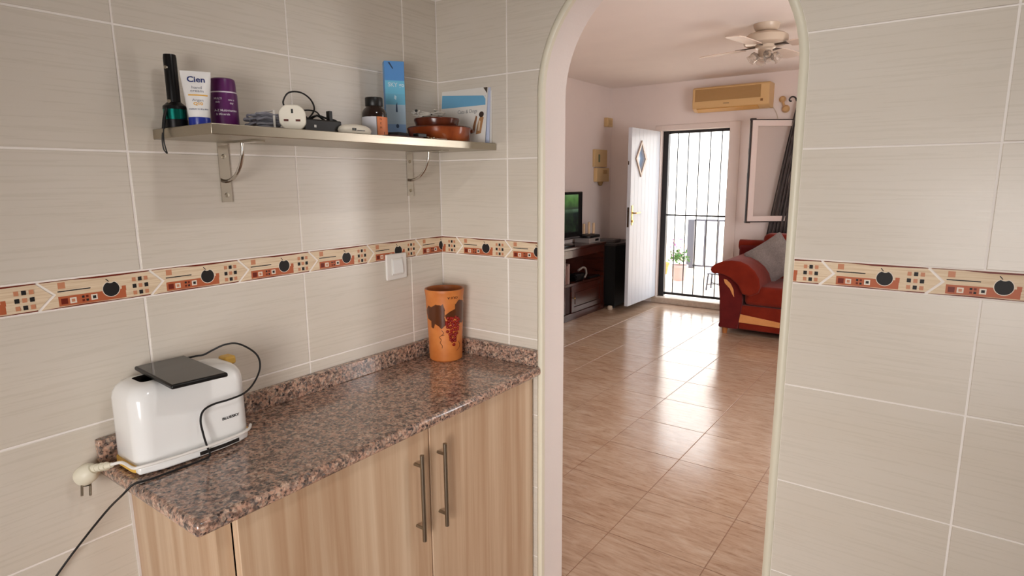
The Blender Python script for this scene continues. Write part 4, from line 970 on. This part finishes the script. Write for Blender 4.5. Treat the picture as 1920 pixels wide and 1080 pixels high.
idx = lambda i, j: i*(nq+1)+j; fs = []
for i in range(nq):
    for j in range(nq): fs.append((idx(i, j), idx(i+1, j), idx(i+1, j+1), idx(i, j+1)))
pm.add(top_, fs); pm.add(bot_, fs)
bd = [idx(i, 0) for i in range(nq)]+[idx(nq, j) for j in range(nq)]+[idx(i, nq) for i in range(nq, 0, -1)]+[idx(0, j) for j in range(nq, 0, -1)]
pm.add([top_[k] for k in bd]+[bot_[k] for k in bd], [(i, (i+1) % len(bd), len(bd)+(i+1) % len(bd), len(bd)+i) for i in range(len(bd))])
pm.build('cushion_cover', GREYF, cu, smooth=True, sub=1)
# curtain with rod
cr = thing('curtain_rod', (.1, 5.33, 2.29), 'dark curtain rod with a spiral finial over the window', 'curtain rod')
RODM = mat('dark_pewter', (70, 66, 66), .35, metal=.8)
MB().tube([(.02, 5.33, 2.285), (1.3, 5.33, 2.285)], .01, 10, smooth=0).build('rod', RODM, cr, smooth=True)
MB().tube([(-.02+(.045-.0045*k)*math.cos(.55*k), 5.33, 2.29+(.045-.0045*k)*math.sin(.55*k)) for k in range(10)][::-1], .008, 8).build('finial', RODM, cr, smooth=True)
for x in (.08, 1.24): MB().cyl((x, 5.33, 2.285), (x, YF, 2.285), .007, n=8).build('bracket', RODM, cr)
cw = MB(); nu, nv = 60, 14
for i in range(nu+1):
    for j in range(nv+1):
        t = j/nv; u = i/nu; z = 2.27-1.38*t; w = .16+.10*t; xl = .035-.22*t**.9
        cw.v.append((xl+w*u, 5.345+.018*math.sin(u*2*PI*7)+.006*math.sin(u*17+2*t), z))
for i in range(nu):
    for j in range(nv): k = i*(nv+1)+j; cw.f.append([k, k+1, k+nv+2, k+nv+1]); cw.m.append(0)
cur = tag(cw.build('curtain', m_fabric('charcoal_curtain_cloth', (74, 68, 66), (98, 90, 88), 160), None, smooth=True, org=(.1, 5.35, .89)), 'dark grey pleated curtain hanging from the rod behind the open sash', 'curtain')
sd_ = cur.modifiers.new('solid', 'SOLIDIFY'); sd_.thickness = .003

# air conditioner
ac = thing('air_conditioner', (-.62, 5.32, 2.23), 'cream wall air conditioner unit mounted above the front door', 'air conditioner')
ACP = mat('yellowed_cream_plastic', (216, 178, 124), .4); ACG = mat('ochre_grille', (176, 138, 88), .5)
ax0, ax1 = -1.02, -.215
MB().prism([(5.43, 2.235), (5.30, 2.232), (5.235, 2.262), (5.225, 2.32), (5.225, 2.47), (5.25, 2.488), (5.43, 2.488)], lambda u, v, d: (d, u, v), ax0, ax1).build('housing', ACP, ac, bevel=.008)
g = MB(); g.box(ax0+.03, ax1-.085, 5.2225, 5.2255, 2.335, 2.462); o = g.build('intake_grille', ACG, ac)
for k in range(9): MB().box(ax0+.034, ax1-.09, 5.219, 5.2225, 2.340+k*.0135, 2.346+k*.0135).build('slat', ACG, o)
MB().prism([(5.296, 2.232), (5.234, 2.260), (5.231, 2.252), (5.292, 2.225)], lambda u, v, d: (d, u, v), ax0+.05, ax1-.11).build('louvre', mat('amber_louvre', (206, 156, 86), .45), ac)
MB().box(ax1-.085, ax1-.06, 5.221, 5.2255, 2.295, 2.32).build('indicator', mat('brown_lens', (140, 100, 60), .3), ac); MB().box(-.68, -.62, 5.2225, 5.2255, 2.296, 2.308).build('badge', mat('badge_grey', (170, 140, 100), .4), ac)
tag(MB().tube([(-.22, 5.42, 2.25), (-.2, 5.425, 2.22), (-.175, 5.424, 2.17), (-.16, 5.424, 2.12)], .005, 6).build('pipe', m_wood('cream_pipe', (206, 190, 172), (214, 200, 184)), ac), 'thin cream drain pipe')
wf_ = thing('wall_fixture', (-.10, 5.40, 2.25), 'small ochre bracket with two rounded lobes on the wall beside the air conditioner', 'fixture')  # two-lobed fixture on the wall, not a lamp
OCH = mat('ochre_ceramic', (200, 160, 112), .5)
MB().lathe([(0, 0), (.028, 0), (.034, .02), (.02, .04), (0, .045)], (-.125, YF, 2.315), 14, axis=(0, -1, 0)).build('upper_lobe', OCH, wf_, smooth=True)
MB().lathe([(0, 0), (.034, 0), (.04, .025), (.024, .05), (0, .055)], (-.085, YF, 2.215), 14, axis=(0, -1, 0)).build('lower_lobe', OCH, wf_, smooth=True)
MB().tube([(-.12, 5.415, 2.31), (-.11, 5.405, 2.265), (-.088, 5.41, 2.22)], .012, 8).build('stem', OCH, wf_, smooth=True)
# boxes on the left living-room wall
IVY = mat('ivory_box_plastic', (206, 176, 128), .45)
eb = thing('intercom', (-2.1, 5.09, 1.655), 'upper ivory box of the two on the living room wall', 'box')
MB().box(-2.0995, -2.065, 4.945, 5.26, 1.652, 1.858).build('case', IVY, eb, bevel=.005); MB().box(-2.065, -2.063, 5.03, 5.07, 1.71, 1.80).build('panel_mark', mat('green_grey_mark', (112, 120, 92), .5), eb)
e2_ = thing('intercom_handset', (-2.1, 5.12, 1.47), 'lower ivory box with a short stub below the upper ivory box', 'box')
MB().box(-2.0995, -2.05, 4.975, 5.29, 1.478, 1.643).build('case', IVY, e2_, bevel=.006); MB().box(-2.05, -2.047, 5.13, 5.23, 1.57, 1.62).build('window_mark', mat('tan_mark', (176, 140, 90), .5), e2_)
MB().lathe([(.0, -.05), (.02, -.045), (.035, 0)], (-2.07, 5.10, 1.478), 14).build('cord_stub', mat('brown_stub', (150, 118, 74), .5), e2_)
e3_ = thing('alarm_sensor', (-2.1, 5.29, 2.13), 'small ivory sensor box high in the living room corner', 'sensor')
MB().box(-2.0995, -2.05, 5.22, 5.36, 2.135, 2.24).build('case', IVY, e3_, bevel=.006); MB().box(-2.05, -2.048, 5.25, 5.33, 2.16, 2.215).build('lens', mat('sensor_lens', (190, 158, 108), .3), e3_)
# ceiling fan
fx, fy = .205, 3.28
fa = thing('ceiling_fan', (fx, fy, HL), 'cream ceiling fan with dark blade irons and clear glass lamp cups', 'fan')
FANM = mat('cream_enamel', (196, 178, 158), .3); IRONB = mat('dark_bronze', (72, 58, 48), .35, metal=.6); GLS = mat('clear_cup_glass', (236, 228, 220), .04, trans=.85)
MB().lathe([(.092, 0), (.09, -.012), (.078, -.04), (.06, -.052), (.05, -.056)], (fx, fy, HL-.0005), 32).build('canopy', FANM, fa, smooth=True)
MB().lathe([(.05, -.05), (.12, -.068), (.148, -.085), (.152, -.11), (.150, -.135), (.135, -.145), (0, -.147)], (fx, fy, HL), 36).build('motor_housing', FANM, fa, smooth=True)
MB().lathe([(.07, -.146), (.07, -.165), (.05, -.175), (.045, -.225), (.03, -.235), (0, -.237)], (fx, fy, HL), 24).build('hub', FANM, fa, smooth=True)
BLADE = m_wood('fan_blade_wood', (206, 186, 170), (220, 202, 188), .4, (4, 4, 4))
for k in range(4):
    a = 2.95+2*PI*k/4; d = Vector((math.cos(a), math.sin(a), 0)); w = Vector((-d.y, d.x, 0)); c = Vector((fx, fy, HL-.158))
    bl = MB(); ring = [(.17, -.05), (.2, -.06), (.46, -.07), (.50, -.05), (.51, 0), (.50, .05), (.46, .07), (.2, .06), (.17, .05)]
    P_ = lambda u, v, dd: c+d*u+w*v+Vector((0, 0, dd-.12*v))
    bl.prism(ring, P_, -.003, .003); b = bl.build('blade', BLADE, fa)
    MB().prism([(.05, -.012), (.12, -.012), (.19, -.035), (.22, -.03), (.22, .03), (.19, .035), (.12, .012), (.05, .012)], P_, .003, .009).build('blade_iron', IRONB, b)
for k in range(4):
    a = .5+PI/2*k; d = Vector((math.cos(a), math.sin(a), 0)); c = Vector((fx, fy, HL-.205)); dd = (d*.75+Vector((0, 0, -.66))).normalized()
    MB().cyl(c+d*.03, c+d*.055+Vector((0, 0, -.01)), .008, n=8).lathe([(.012, 0), (.03, .012), (.034, .03), (.03, .055), (.036, .068), (.034, .068), (.028, .054), (.031, .03), (.01, .004)], c+d*.052, 16, axis=dd).build('lamp_cup', GLS, fa, smooth=True)
